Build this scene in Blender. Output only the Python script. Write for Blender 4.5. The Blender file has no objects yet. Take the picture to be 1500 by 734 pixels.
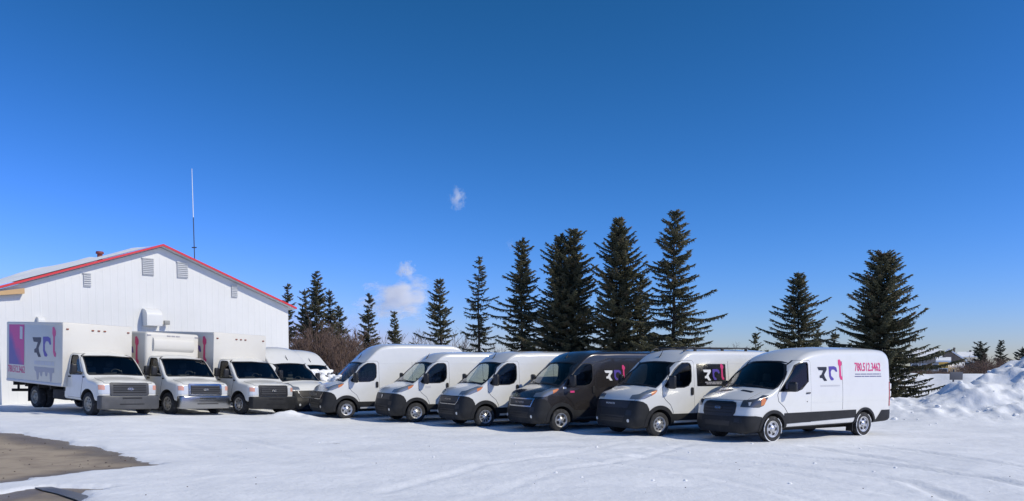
import bpy, bmesh, math, random
import numpy as np
from mathutils import Vector, Matrix
from mathutils.bvhtree import BVHTree

scene = bpy.context.scene
C = scene.collection
R = math.radians

# ---------------------------------------------------------------- camera, sky, sun, exposure
FPX, CX, CY, CAMH = 1127.0, 750.0, 605.0, 2.0
PITCH, ROLL = 3.5, 0.1
cam_d = bpy.data.cameras.new('camera')
cam = bpy.data.objects.new('camera', cam_d); C.objects.link(cam)
cam_d.sensor_width = 36.0
cam_d.lens = FPX / 1500.0 * 36.0
cam_d.shift_y = (CY - 367.0) / 1500.0
cam_d.clip_end = 9000.0
CM = Matrix.Translation((0, 0, CAMH)) @ Matrix.Rotation(R(90 - PITCH), 4, 'X') @ Matrix.Rotation(R(ROLL), 4, 'Z')
cam.matrix_world = CM
scene.camera = cam

SUN_AZ = Vector((0.93, -0.37, 0)).normalized()
SUN_EL = 40.0
SUN_DIR = (SUN_AZ * math.cos(R(SUN_EL)) + Vector((0, 0, math.sin(R(SUN_EL))))).normalized()
world = bpy.data.worlds.new('World'); scene.world = world; world.use_nodes = True
wn = world.node_tree; wn.nodes.clear()
w_out = wn.nodes.new('ShaderNodeOutputWorld'); w_bg = wn.nodes.new('ShaderNodeBackground')
w_sky = wn.nodes.new('ShaderNodeTexSky'); w_sky.sky_type = 'NISHITA'; w_sky.sun_disc = False
w_sky.sun_elevation = R(SUN_EL); w_sky.sun_rotation = math.atan2(SUN_AZ.x, SUN_AZ.y)
w_sky.altitude = 0; w_sky.air_density = 1.0; w_sky.dust_density = 0.22; w_sky.ozone_density = 1.0
# the deep blue of a cold clear day: a contrast curve per channel on the sky's own colour
w_sep = wn.nodes.new('ShaderNodeSeparateColor'); w_com = wn.nodes.new('ShaderNodeCombineColor')
w_dim = wn.nodes.new('ShaderNodeVectorMath'); w_dim.operation = 'SCALE'; w_dim.inputs['Scale'].default_value = 0.1
wn.links.new(w_sky.outputs[0], w_dim.inputs[0]); wn.links.new(w_dim.outputs[0], w_sep.inputs[0])
for i, (gain, power) in enumerate(((0.95, 1.98), (0.88, 1.31), (2.25, 1.80))):
    lim = wn.nodes.new('ShaderNodeMath'); lim.operation = 'MINIMUM'; lim.inputs[1].default_value = 0.70
    pw_ = wn.nodes.new('ShaderNodeMath'); pw_.operation = 'POWER'; pw_.inputs[1].default_value = power
    ml_ = wn.nodes.new('ShaderNodeMath'); ml_.operation = 'MULTIPLY'; ml_.inputs[1].default_value = gain * 10.0
    wn.links.new(w_sep.outputs[i], lim.inputs[0]); wn.links.new(lim.outputs[0], pw_.inputs[0]); wn.links.new(pw_.outputs[0], ml_.inputs[0]); wn.links.new(ml_.outputs[0], w_com.inputs[i])
wn.links.new(w_com.outputs[0], w_bg.inputs['Color'])
w_bg.inputs['Strength'].default_value = 0.10
wn.links.new(w_bg.outputs[0], w_out.inputs['Surface'])
sun_d = bpy.data.lights.new('sun', 'SUN'); sun_d.energy = 3.5; sun_d.angle = R(0.53); sun_d.color = (1.0, 0.925, 0.74)
sun = bpy.data.objects.new('sun', sun_d); C.objects.link(sun)
sun.rotation_euler = SUN_DIR.to_track_quat('Z', 'Y').to_euler(); sun.location = SUN_DIR * 60
scene.view_settings.view_transform = 'Standard'; scene.view_settings.look = 'None'
scene.view_settings.gamma = 1.0; scene.view_settings.exposure = 0.0
scene.view_settings.use_curve_mapping = False
scene.render.engine = 'CYCLES'
scene.cycles.volume_bounces = 8
scene.cycles.transparent_max_bounces = 24

# ---------------------------------------------------------------- helpers
def ray(u, v):
    d = CM.to_3x3() @ Vector(((u - CX) / FPX, -(v - CY) / FPX, -1.0))
    return d
def at(u, v, Y):
    d = ray(u, v); return Vector((0, 0, CAMH)) + d * (Y / d.y)
def ground_at(u, v, z=0.0):
    d = ray(u, v); return Vector((0, 0, CAMH)) + d * ((z - CAMH) / d.z)

def tag(o, label=None, cat=None, group=None, kind=None):
    if label: o['label'] = label
    if cat: o['category'] = cat
    if group: o['group'] = group
    if kind: o['kind'] = kind
    return o
def empty(name, loc=(0, 0, 0), rz=0.0, label=None, cat=None, group=None):
    o = bpy.data.objects.new(name, None); C.objects.link(o)
    o.location = loc; o.rotation_euler = (0, 0, rz); o.empty_display_size = 0.2
    return tag(o, label, cat, group)
def obj(name, me, parent=None, mats=None):
    o = bpy.data.objects.new(name, me); C.objects.link(o)
    if mats is not None:
        me.materials.clear()
        for m in (mats if isinstance(mats, (list, tuple)) else [mats]): me.materials.append(m)
    if parent: o.parent = parent
    return o
def mesh_np(name, V, F, smooth=False):
    me = bpy.data.meshes.new(name)
    V = np.asarray(V, dtype=np.float32); F = np.asarray(F, dtype=np.int32)
    n = F.shape[1]
    me.vertices.add(len(V)); me.vertices.foreach_set('co', V.ravel())
    me.loops.add(F.size); me.loops.foreach_set('vertex_index', F.ravel())
    me.polygons.add(len(F)); me.polygons.foreach_set('loop_start', np.arange(0, F.size, n, dtype=np.int32))
    me.polygons.foreach_set('loop_total', np.full(len(F), n, dtype=np.int32))
    me.update(calc_edges=True)
    if smooth: me.polygons.foreach_set('use_smooth', np.ones(len(F), dtype=bool))
    return me
def bm_mesh(bm, name='m', smooth=None):
    bmesh.ops.recalc_face_normals(bm, faces=bm.faces)
    me = bpy.data.meshes.new(name); bm.to_mesh(me); bm.free()
    if smooth: smooth_by(me, smooth)
    return me
def smooth_by(me, deg=35):
    for p in me.polygons: p.use_smooth = True
    me.set_sharp_from_angle(angle=R(deg))
def add_box(bm, lo, hi, bev=0.0, seg=2, M=None):
    r = bmesh.ops.create_cube(bm, size=1.0); vs = r['verts']
    lo = Vector(lo); hi = Vector(hi); c = (lo + hi) / 2; d = hi - lo
    for v in vs: v.co = Vector((v.co.x * d.x, v.co.y * d.y, v.co.z * d.z)) + c
    allv = vs
    if bev > 0:
        es = list({e for v in vs for e in v.link_edges})
        r2 = bmesh.ops.bevel(bm, geom=es, offset=bev, segments=seg, profile=0.5, affect='EDGES')
        allv = list({v for f in r2['faces'] for v in f.verts} | {v for v in vs if v.is_valid})
    if M is not None: bmesh.ops.transform(bm, matrix=M, verts=allv)
    return allv
def box_me(lo, hi, bev=0.0, seg=2, M=None, smooth=40):
    bm = bmesh.new(); add_box(bm, lo, hi, bev, seg, M); return bm_mesh(bm, 'box', smooth if bev else None)
def add_tube(bm, pts, rads, n=8):
    pts = [Vector(p) for p in pts]; rings = []
    if not isinstance(rads, (list, tuple)): rads = [rads] * len(pts)
    up = Vector((0.13, 0.27, 1)).normalized()
    for i, p in enumerate(pts):
        d = (pts[min(i + 1, len(pts) - 1)] - pts[max(i - 1, 0)]).normalized()
        a = d.cross(up)
        if a.length < 1e-3: a = d.cross(Vector((1, 0, 0)))
        a.normalize(); b = d.cross(a)
        rings.append([bm.verts.new(p + (a * math.cos(2 * math.pi * k / n) + b * math.sin(2 * math.pi * k / n)) * rads[i]) for k in range(n)])
    for i in range(len(rings) - 1):
        for k in range(n):
            bm.faces.new((rings[i][k], rings[i][(k + 1) % n], rings[i + 1][(k + 1) % n], rings[i + 1][k]))
    bm.faces.new(rings[0][::-1]); bm.faces.new(rings[-1])
def tube_me(pts, rads, n=8):
    bm = bmesh.new(); add_tube(bm, pts, rads, n); return bm_mesh(bm, 'tube', 50)
def add_lathe(bm, prof, n=32, axis='X', mat=0):
    """prof: list of (r, a) turned round the local X axis."""
    rings = []
    for r, a in prof:
        rings.append([bm.verts.new((a, r * math.cos(2 * math.pi * k / n), r * math.sin(2 * math.pi * k / n))) for k in range(n)])
    for i in range(len(rings) - 1):
        for k in range(n):
            f = bm.faces.new((rings[i][k], rings[i][(k + 1) % n], rings[i + 1][(k + 1) % n], rings[i + 1][k])); f.material_index = mat
    return rings
def prism_bm(poly, axis, a, b):
    """closed prism of a 2D polygon. axis 'X': poly=(y,z); 'Y': poly=(x,z); 'Z': poly=(x,y)."""
    bm = bmesh.new()
    def P(p, t):
        return {'X': (t, p[0], p[1]), 'Y': (p[0], t, p[1]), 'Z': (p[0], p[1], t)}[axis]
    A = [bm.verts.new(P(p, a)) for p in poly]; B = [bm.verts.new(P(p, b)) for p in poly]
    bm.faces.new(A); bm.faces.new(B[::-1]); n = len(poly)
    for i in range(n): bm.faces.new((A[i], B[i], B[(i + 1) % n], A[(i + 1) % n]))
    bmesh.ops.recalc_face_normals(bm, faces=bm.faces)
    return bm
def prism(poly, axis, a, b, mat=None):
    me = bpy.data.meshes.new('prism'); bm = prism_bm(poly, axis, a, b); bm.to_mesh(me); bm.free()
    if mat: me.materials.append(mat)
    return me
def boolean(base, ops, smooth=35):
    oa = bpy.data.objects.new('tmp', base); C.objects.link(oa); tmp = [oa]
    for me, op in ops:
        ob = bpy.data.objects.new('tmp', me); C.objects.link(ob); tmp.append(ob)
        m = oa.modifiers.new('b', 'BOOLEAN'); m.operation = op; m.object = ob; m.solver = 'EXACT'
        try: m.material_mode = 'TRANSFER'
        except Exception: pass
    dg = bpy.context.evaluated_depsgraph_get(); dg.update()
    me = bpy.data.meshes.new_from_object(oa.evaluated_get(dg))
    for o in tmp: bpy.data.objects.remove(o)
    if smooth: smooth_by(me, smooth)
    return me
def patch(bvh, poly, axis, off=0.004, thick=0.004, grid=0.12, side=1, smooth=40):
    """2D outline laid on the surface of a body: axis 'X' looks along the side (poly=(y,z)), 'Y' from the front (poly=(x,z))."""
    bm = bmesh.new()
    vs = [bm.verts.new((p[0], p[1], 0)) for p in poly]; bm.faces.new(vs)
    xs = [p[0] for p in poly]; ys = [p[1] for p in poly]
    for a, lo, hi in ((0, min(xs), max(xs)), (1, min(ys), max(ys))):
        n = int((hi - lo) / grid)
        for i in range(1, n + 1):
            co = [0, 0, 0]; co[a] = lo + (hi - lo) * i / (n + 1); no = [0, 0, 0]; no[a] = 1
            bmesh.ops.bisect_plane(bm, geom=list(bm.verts) + list(bm.edges) + list(bm.faces), plane_co=co, plane_no=no)
    bad = []
    for v in bm.verts:
        if axis == 'X': o, d = Vector((3.0 * side, v.co.x, v.co.y)), Vector((-side, 0, 0))
        elif axis == 'Y': o, d = Vector((v.co.x, -3.0, v.co.y)), Vector((0, 1, 0))
        else: o, d = Vector((v.co.x, v.co.y, 6.0)), Vector((0, 0, -1))
        h, nrm, idx, dist = bvh.ray_cast(o, d)
        if h is None: bad.append(v); v.co = o + d * 3; continue
        v.co = h + nrm * off
    if bad: bmesh.ops.delete(bm, geom=bad, context='VERTS')
    bmesh.ops.recalc_face_normals(bm, faces=bm.faces)
    out = {'X': Vector((side, 0, 0)), 'Y': Vector((0, -1, 0)), 'Z': Vector((0, 0, 1))}[axis]
    bm.normal_update()
    if sum((f.normal.dot(out) for f in bm.faces)) < 0: bmesh.ops.reverse_faces(bm, faces=bm.faces)
    if thick: bmesh.ops.solidify(bm, geom=list(bm.faces), thickness=thick)
    return bm_mesh(bm, 'patch', smooth)

FONTC = {}
def text_polys(txt, bold=0.0):
    cu = bpy.data.curves.new('t', 'FONT'); cu.body = txt; cu.align_x = 'CENTER'; cu.align_y = 'CENTER'; cu.resolution_u = 2; cu.offset = bold
    o = bpy.data.objects.new('tmp', cu); C.objects.link(o)
    dg = bpy.context.evaluated_depsgraph_get(); dg.update()
    me = bpy.data.meshes.new_from_object(o.evaluated_get(dg)); bpy.data.objects.remove(o)
    return me
def text_on(txt, fit_w, fit_h, fn, bold=0.0):
    """lettering of given width and height; fn maps (a,b) in metres to a point on a surface."""
    me = text_polys(txt, bold); co = np.array([v.co[:] for v in me.vertices])
    c = (co.min(0) + co.max(0)) / 2; s = co.max(0) - co.min(0)
    for v in me.vertices:
        v.co = fn((v.co.x - c[0]) / s[0] * fit_w, (v.co.y - c[1]) / s[1] * fit_h)
    bm = bmesh.new(); bm.from_mesh(me); bpy.data.meshes.remove(me)
    return bm_mesh(bm, 'text')
def flat_polys(polys, fn):
    bm = bmesh.new()
    for p in polys:
        vs = [bm.verts.new(fn(*q)) for q in p]
        f = bm.faces.new(vs)
    bm.normal_update(); bmesh.ops.triangulate(bm, faces=bm.faces)
    return bm_mesh(bm, 'print')
def bvh_of(me):
    bm = bmesh.new(); bm.from_mesh(me); b = BVHTree.FromBMesh(bm); bm.free(); return b

# vectorised value noise
def _hash(ix, iy, seed):
    n = (ix * 374761393 + iy * 668265263 + seed * 1442695041) & 0xffffffff
    n = ((n ^ (n >> 13)) * 1274126177) & 0xffffffff
    return ((n ^ (n >> 16)) & 0xffff) / 65535.0
def vnoise(x, y, seed=0):
    ix = np.floor(x).astype(np.int64); iy = np.floor(y).astype(np.int64); fx = x - ix; fy = y - iy
    fx = fx * fx * (3 - 2 * fx); fy = fy * fy * (3 - 2 * fy)
    a = _hash(ix, iy, seed); b = _hash(ix + 1, iy, seed); c = _hash(ix, iy + 1, seed); d = _hash(ix + 1, iy + 1, seed)
    return (a * (1 - fx) + b * fx) * (1 - fy) + (c * (1 - fx) + d * fx) * fy - 0.5
def fbm(x, y, seed=0, oct=4):
    r = 0; a = 1.0
    for k in range(oct):
        r = r + a * vnoise(x * 2 ** k + 17.3 * k, y * 2 ** k - 9.1 * k, seed + k); a *= 0.5
    return r
def sstep(a, b, x):
    t = np.clip((x - a) / (b - a), 0, 1); return t * t * (3 - 2 * t)

# ---------------------------------------------------------------- materials
def principled(name, col, rough=0.5, metal=0.0, coat=0.0, spec=0.5, noise=None, bump=None, coord='Object'):
    m = bpy.data.materials.new(name); m.use_nodes = True; nt = m.node_tree; b = nt.nodes['Principled BSDF']
    b.inputs['Base Color'].default_value = (*col, 1); b.inputs['Roughness'].default_value = rough
    b.inputs['Metallic'].default_value = metal; b.inputs['Coat Weight'].default_value = coat
    b.inputs['Coat Roughness'].default_value = 0.08
    b.inputs['Specular IOR Level'].default_value = spec
    if noise or bump: tc = nt.nodes.new('ShaderNodeTexCoord')
    if noise:                       # (scale, second colour, lo, hi)
        sc, c2, lo, hi = noise
        n = nt.nodes.new('ShaderNodeTexNoise'); n.inputs['Scale'].default_value = sc; n.inputs['Detail'].default_value = 6
        n.inputs['Roughness'].default_value = 0.6
        nt.links.new(tc.outputs[coord], n.inputs['Vector'])
        rp = nt.nodes.new('ShaderNodeMapRange'); rp.inputs['From Min'].default_value = lo; rp.inputs['From Max'].default_value = hi
        nt.links.new(n.outputs['Fac'], rp.inputs['Value'])
        mx = nt.nodes.new('ShaderNodeMix'); mx.data_type = 'RGBA'
        mx.inputs[6].default_value = (*col, 1); mx.inputs[7].default_value = (*c2, 1)
        nt.links.new(rp.outputs[0], mx.inputs[0]); nt.links.new(mx.outputs[2], b.inputs['Base Color'])
    if bump:                        # (scale, strength, distance)
        n2 = nt.nodes.new('ShaderNodeTexNoise'); n2.inputs['Scale'].default_value = bump[0]; n2.inputs['Detail'].default_value = 8
        nt.links.new(tc.outputs[coord], n2.inputs['Vector'])
        bp = nt.nodes.new('ShaderNodeBump'); bp.inputs['Strength'].default_value = bump[1]; bp.inputs['Distance'].default_value = bump[2]
        nt.links.new(n2.outputs['Fac'], bp.inputs['Height']); nt.links.new(bp.outputs[0], b.inputs['Normal'])
    return m

M = {}
M['paint'] = principled('white_paint', (0.71, 0.71, 0.69), 0.28, coat=0.8, noise=(2.2, (0.66, 0.66, 0.64), 0.5, 0.85))
M['truckpaint'] = principled('warm_white_paint', (0.69, 0.685, 0.65), 0.30, coat=0.6, noise=(2.5, (0.62, 0.61, 0.565), 0.48, 0.85))
M['box'] = principled('box_panel_white', (0.65, 0.63, 0.575), 0.45, noise=(1.3, (0.62, 0.59, 0.52), 0.45, 0.8))
M['darkpaint'] = principled('dark_brown_grey_paint', (0.040, 0.036, 0.037), 0.22, metal=0.4, coat=1.0, noise=(3, (0.065, 0.058, 0.055), 0.45, 0.8))
M['plastic'] = principled('black_plastic', (0.013, 0.014, 0.016), 0.6, spec=0.35, noise=(4, (0.026, 0.026, 0.028), 0.45, 0.8))
M['trim'] = principled('black_trim', (0.012, 0.012, 0.014), 0.45)
M['void'] = principled('dark_lining', (0.020, 0.020, 0.022), 0.85)
M['seat'] = principled('seat_cloth', (0.06, 0.062, 0.068), 0.9)
M['rubber'] = principled('tyre_rubber', (0.022, 0.022, 0.023), 0.85, noise=(9, (0.10, 0.10, 0.105), 0.52, 0.8))
M['silver'] = principled('silver_rim', (0.62, 0.62, 0.62), 0.35, metal=0.75, noise=(8, (0.40, 0.39, 0.37), 0.5, 0.8))
M['dirtyrim'] = principled('dirty_rim', (0.40, 0.37, 0.31), 0.6, metal=0.3, noise=(8, (0.24, 0.21, 0.17), 0.45, 0.8))
M['chrome'] = principled('chrome', (0.36, 0.36, 0.36), 0.22, metal=1.0)
M['greysteel'] = principled('grey_bumper', (0.075, 0.077, 0.082), 0.5, metal=0.3, noise=(3, (0.11, 0.11, 0.115), 0.45, 0.75))
M['grillegrey'] = principled('grille_grey', (0.06, 0.062, 0.068), 0.5, metal=0.2)
M['lampdark'] = principled('dark_headlamp', (0.075, 0.08, 0.09), 0.12, metal=0.3, coat=1.0)
M['lamp'] = principled('headlamp_shell', (0.24, 0.26, 0.285), 0.12, metal=0.35, coat=1.0)
M['lampclear'] = principled('headlamp_reflector', (0.60, 0.62, 0.64), 0.2, metal=0.15, coat=1.0)
M['paleamber'] = principled('pale_amber_lens', (0.60, 0.30, 0.22), 0.25, coat=0.8)
M['amber'] = principled('amber_lens', (0.62, 0.20, 0.05), 0.25, coat=0.8)
M['yellowlens'] = principled('yellow_lens', (0.75, 0.48, 0.06), 0.25, coat=0.8)
M['red'] = principled('red_lens', (0.45, 0.03, 0.03), 0.3, coat=0.6)
M['markerlens'] = principled('marker_lens', (0.25, 0.07, 0.03), 0.4)
M['frame'] = principled('chassis', (0.018, 0.017, 0.016), 0.8, noise=(5, (0.05, 0.045, 0.04), 0.5, 0.8))
M['ink_black'] = principled('vinyl_black', (0.012, 0.013, 0.017), 0.4)
M['ink_purple'] = principled('vinyl_purple', (0.085, 0.055, 0.33), 0.4)
M['ink_pink'] = principled('vinyl_pink', (0.66, 0.045, 0.19), 0.4)
M['ink_white'] = principled('vinyl_white', (0.80, 0.80, 0.80), 0.4)
M['ink_grey'] = principled('vinyl_grey', (0.55, 0.55, 0.57), 0.4)
M['ink_midgrey'] = principled('vinyl_mid_grey', (0.36, 0.35, 0.38), 0.4)
M['ink_navy'] = principled('vinyl_navy', (0.09, 0.09, 0.22), 0.4)
M['blackfilm'] = principled('black_window_film', (0.008, 0.008, 0.010), 0.22, coat=0.5)

def glass_mat(name, tint, refl=1.0):
    m = bpy.data.materials.new(name); m.use_nodes = True; nt = m.node_tree; nt.nodes.clear()
    out = nt.nodes.new('ShaderNodeOutputMaterial'); mix = nt.nodes.new('ShaderNodeMixShader')
    tr = nt.nodes.new('ShaderNodeBsdfTransparent'); tr.inputs[0].default_value = (*tint, 1)
    gl = nt.nodes.new('ShaderNodeBsdfGlossy'); gl.inputs['Roughness'].default_value = 0.03; gl.inputs['Color'].default_value = (refl,) * 3 + (1,)
    fr = nt.nodes.new('ShaderNodeFresnel'); fr.inputs['IOR'].default_value = 1.45
    nt.links.new(fr.outputs[0], mix.inputs[0]); nt.links.new(tr.outputs[0], mix.inputs[1]); nt.links.new(gl.outputs[0], mix.inputs[2])
    nt.links.new(mix.outputs[0], out.inputs['Surface']); return m
M['glass'] = glass_mat('tinted_glass', (0.66, 0.72, 0.72))
M['sideglass'] = glass_mat('side_glass', (0.62, 0.68, 0.68))

def snow_mat(name, c1, c2, fine=1.0):
    m = bpy.data.materials.new(name); m.use_nodes = True; nt = m.node_tree; b = nt.nodes['Principled BSDF']
    b.inputs['Roughness'].default_value = 0.7; b.inputs['Specular IOR Level'].default_value = 0.25
    tc = nt.nodes.new('ShaderNodeTexCoord')
    mp = nt.nodes.new('ShaderNodeMapping'); mp.inputs['Scale'].default_value = (0.30, 0.55, 1.0); mp.inputs['Rotation'].default_value = (0, 0, R(-20))
    nt.links.new(tc.outputs['Object'], mp.inputs['Vector'])
    n = nt.nodes.new('ShaderNodeTexNoise'); n.inputs['Scale'].default_value = 1.3; n.inputs['Detail'].default_value = 9; n.inputs['Roughness'].default_value = 0.62
    nt.links.new(mp.outputs[0], n.inputs['Vector'])
    rp = nt.nodes.new('ShaderNodeMapRange'); rp.inputs['From Min'].default_value = 0.38; rp.inputs['From Max'].default_value = 0.68
    nt.links.new(n.outputs['Fac'], rp.inputs['Value'])
    mx = nt.nodes.new('ShaderNodeMix'); mx.data_type = 'RGBA'; mx.inputs[6].default_value = (*c1, 1); mx.inputs[7].default_value = (*c2, 1)
    nt.links.new(rp.outputs[0], mx.inputs[0]); nt.links.new(mx.outputs[2], b.inputs['Base Color'])
    n2 = nt.nodes.new('ShaderNodeTexNoise'); n2.inputs['Scale'].default_value = 5.0; n2.inputs['Detail'].default_value = 10; n2.inputs['Roughness'].default_value = 0.65
    nt.links.new(tc.outputs['Object'], n2.inputs['Vector'])
    bp = nt.nodes.new('ShaderNodeBump'); bp.inputs['Strength'].default_value = 0.5 * fine; bp.inputs['Distance'].default_value = 0.06
    nt.links.new(n2.outputs['Fac'], bp.inputs['Height']); nt.links.new(bp.outputs[0], b.inputs['Normal'])
    return m
M['snow'] = snow_mat('packed_snow', (0.86, 0.875, 0.905), (0.74, 0.76, 0.80))
M['freshsnow'] = snow_mat('piled_snow', (0.90, 0.905, 0.91), (0.84, 0.85, 0.87), 0.7)

# ---------------------------------------------------------------- ground
def ramp(x, y):
    # the lot climbs towards the building
    return np.minimum(0.35, 0.050 * np.maximum(0, -6.5 - np.asarray(x, float))) * sstep(15, 25, np.asarray(y, float))
def ground_on(u, v):
    z = 0.0
    for _ in range(12):
        p = ground_at(u, v, z); z = 0.5 * z + 0.5 * float(ramp(p.x, p.y))
    return p
PATCH1 = [ground_on(u, v) for u, v in ((-160, 612), (0, 632), (60, 641), (130, 655), (190, 668), (229, 681), (130, 690), (60, 700), (0, 707), (-150, 722))]
PATCH2 = [ground_on(u, v) for u, v in ((-60, 724), (20, 720), (52, 712), (110, 711.5), (162, 714.5), (150, 719), (118, 722), (126, 740), (150, 800), (-60, 800))]
def poly_sd(x, y, poly):
    """signed distance, negative inside."""
    d = np.full(x.shape, 1e9); ins = np.zeros(x.shape, bool); n = len(poly)
    for i in range(n):
        ax, ay = poly[i].x, poly[i].y; bx, by = poly[(i + 1) % n].x, poly[(i + 1) % n].y
        t = np.clip(((x - ax) * (bx - ax) + (y - ay) * (by - ay)) / ((bx - ax) ** 2 + (by - ay) ** 2), 0, 1)
        d = np.minimum(d, np.hypot(x - ax - t * (bx - ax), y - ay - t * (by - ay)))
        c = ((ay > y) != (by > y)) & (x < (bx - ax) * (y - ay) / (by - ay + 1e-12) + ax); ins ^= c
    return np.where(ins, -d, d)
def gauss(x, y, cx, cy, sx, sy, rot=0.0):
    c, s = math.cos(rot), math.sin(rot); dx, dy = x - cx, y - cy
    a = (dx * c + dy * s) / sx; b = (-dx * s + dy * c) / sy
    return np.exp(-(a * a + b * b))
def ruts():
    L = []
    def arc(pts, off=0.85):
        P = [ground_at(*p) for p in pts]; L.append(P)
        Q = []
        for i, p in enumerate(P):
            d = (P[min(i + 1, len(P) - 1)] - P[max(0, i - 1)]).normalized(); Q.append(p + Vector((-d.y, d.x, 0)) * off * 2)
        L.append(Q)
    arc([(930, 668), (1080, 676), (1230, 690), (1330, 706), (1405, 735)])
    arc([(1180, 655), (1290, 672), (1400, 690), (1520, 716)])
    arc([(140, 648), (260, 650), (330, 668), (470, 690), (640, 700)])
    arc([(420, 632), (620, 650), (820, 668), (1050, 700), (1180, 734)])
    arc([(300, 640), (480, 648), (760, 660), (950, 655)])
    arc([(700, 734), (820, 690), (940, 670), (1010, 652)])
    return L
RUTS = ruts()
def line_d(x, y, P):
    d = np.full(x.shape, 1e9)
    for i in range(len(P) - 1):
        ax, ay, bx, by = P[i].x, P[i].y, P[i + 1].x, P[i + 1].y
        t = np.clip(((x - ax) * (bx - ax) + (y - ay) * (by - ay)) / ((bx - ax) ** 2 + (by - ay) ** 2), 0, 1)
        d = np.minimum(d, np.hypot(x - ax - t * (bx - ax), y - ay - t * (by - ay)))
    return d
CALM = []       # footprints of vehicles kept even: filled in below (cx, cy, r)
def gz(x, y, detail=True):
    x = np.asarray(x, float); y = np.asarray(y, float)
    z = 0.05 * fbm(x / 9, y / 9, 3, 2)
    # ploughed bank on the right
    bank = 2.6 * gauss(x, y, 22.5, 30.5, 4.6, 3.6, 0.25) + 0.62 * gauss(x, y, 17.2, 29.6, 2.4, 2.3, 0.2) + 0.46 * gauss(x, y, 14.0, 29.0, 2.4, 2.0, 0.2)
    bank = bank + 0.45 * gauss(x, y, 18.8, 27.4, 2.4, 1.4, 0.2)
    far = 1.75 * gauss(x, y, 24.5, 47, 8, 4) + 1.3 * gauss(x, y, 36, 44, 9, 5) + 0.9 * gauss(x, y, 16.5, 44, 4.5, 3.5)
    rough = sstep(0.08, 0.7, bank)
    if detail:
        lump = 1 - np.abs(2 * vnoise(x * 1.1 + 3, y * 1.1, 41)); lump2 = 1 - np.abs(2 * vnoise(x * 2.7, y * 2.7 + 5, 43))
        bank = bank * (0.86 + 0.55 * fbm(x / 1.7, y / 1.7, 21, 4)) + rough * (0.15 * lump + 0.09 * lump2 + 0.08 * vnoise(x * 5, y * 5, 47) + 0.04 * vnoise(x * 11, y * 11, 49) - 0.09)
        far = far * (0.9 + 0.35 * fbm(x / 3, y / 3, 25, 3))
    bank = bank * 0.88; far = far * 0.82
    z = z + bank + far
    # low windrow between the parked rows and small lumps by the vans
    z = z + 0.15 * gauss(x, y, -8.2, 28.5, 0.8, 0.5) * (1 + 1.3 * vnoise(x * 2.3, y * 2.3, 8) + 0.9 * vnoise(x * 6, y * 6, 9))
    if detail:
        near = 1 - sstep(30, 60, y)
        z = z + near * (0.035 * fbm(x / 1.6, y / 1.1, 5, 4) + 0.018 * fbm(x * 1.7, y * 2.1, 15, 3))
        crust = np.maximum(0, fbm(x / 3.1, y / 2.0, 61, 3)) ** 1.5
        z = z + near * 0.05 * crust
        for i, P in enumerate(RUTS):
            d = line_d(x, y, P); w = 0.16
            k = (0.6 + 0.9 * vnoise(x * 0.7 + i, y * 0.7, 70 + i)) * (1.6 if i < 4 else 0.7)
            z = z + (-0.036 * np.exp(-(d / w) ** 2) + 0.020 * np.exp(-((d - 0.24) / 0.10) ** 2)) * np.clip(k, 0, 1.6)
    sd = np.minimum(poly_sd(x, y, PATCH1), poly_sd(x, y, PATCH2))
    if detail: sd = sd + (0.30 * fbm(x * 1.3, y * 2.0, 31, 5) + 0.10 * fbm(x * 6, y * 7, 33, 3)) * sstep(1.5, 0.0, np.abs(sd))
    t = sstep(-0.04, 0.16, sd)
    z = z * t + (0.015 * t - 0.10 * (1 - t))
    return z + ramp(x, y)
def gz1(x, y): return float(gz(np.array([x]), np.array([y]), False)[0])

def axis_vals(segs):
    out = [segs[0][0]]
    for a, b, st in segs:
        n = max(1, int(round((b - a) / st))); out += list(np.linspace(a, b, n + 1)[1:])
    return np.array(out)
def geo(a, b, n): return list(np.geomspace(a, b, n))
xs = np.concatenate([-np.array(geo(30, 2600, 22))[::-1], axis_vals([(-29, -18, 0.4), (-18, 12, 0.11), (12, 27, 0.10), (27, 46, 0.5)]), np.array(geo(48, 2600, 22))])
ys = np.concatenate([np.array([-400, -120, -40, -15, 0, 5]), axis_vals([(7.6, 14, 0.07), (14, 36, 0.10), (36, 62, 0.45)]), np.array(geo(64, 5000, 30))])
X, Y = np.meshgrid(xs, ys); Z = gz(X.ravel(), Y.ravel()).reshape(X.shape)
V = np.stack([X.ravel(), Y.ravel(), Z.ravel()], 1)
nx, ny = len(xs), len(ys); ii = (np.arange(ny - 1)[:, None] * nx + np.arange(nx - 1)[None, :]).ravel()
Fq = np.stack([ii, ii + 1, ii + nx + 1, ii + nx], 1)
tag(obj('snow_ground', mesh_np('snow_ground', V, Fq, True), None, M['snow']), 'packed white snow covering the whole parking lot', kind='structure')

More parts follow.
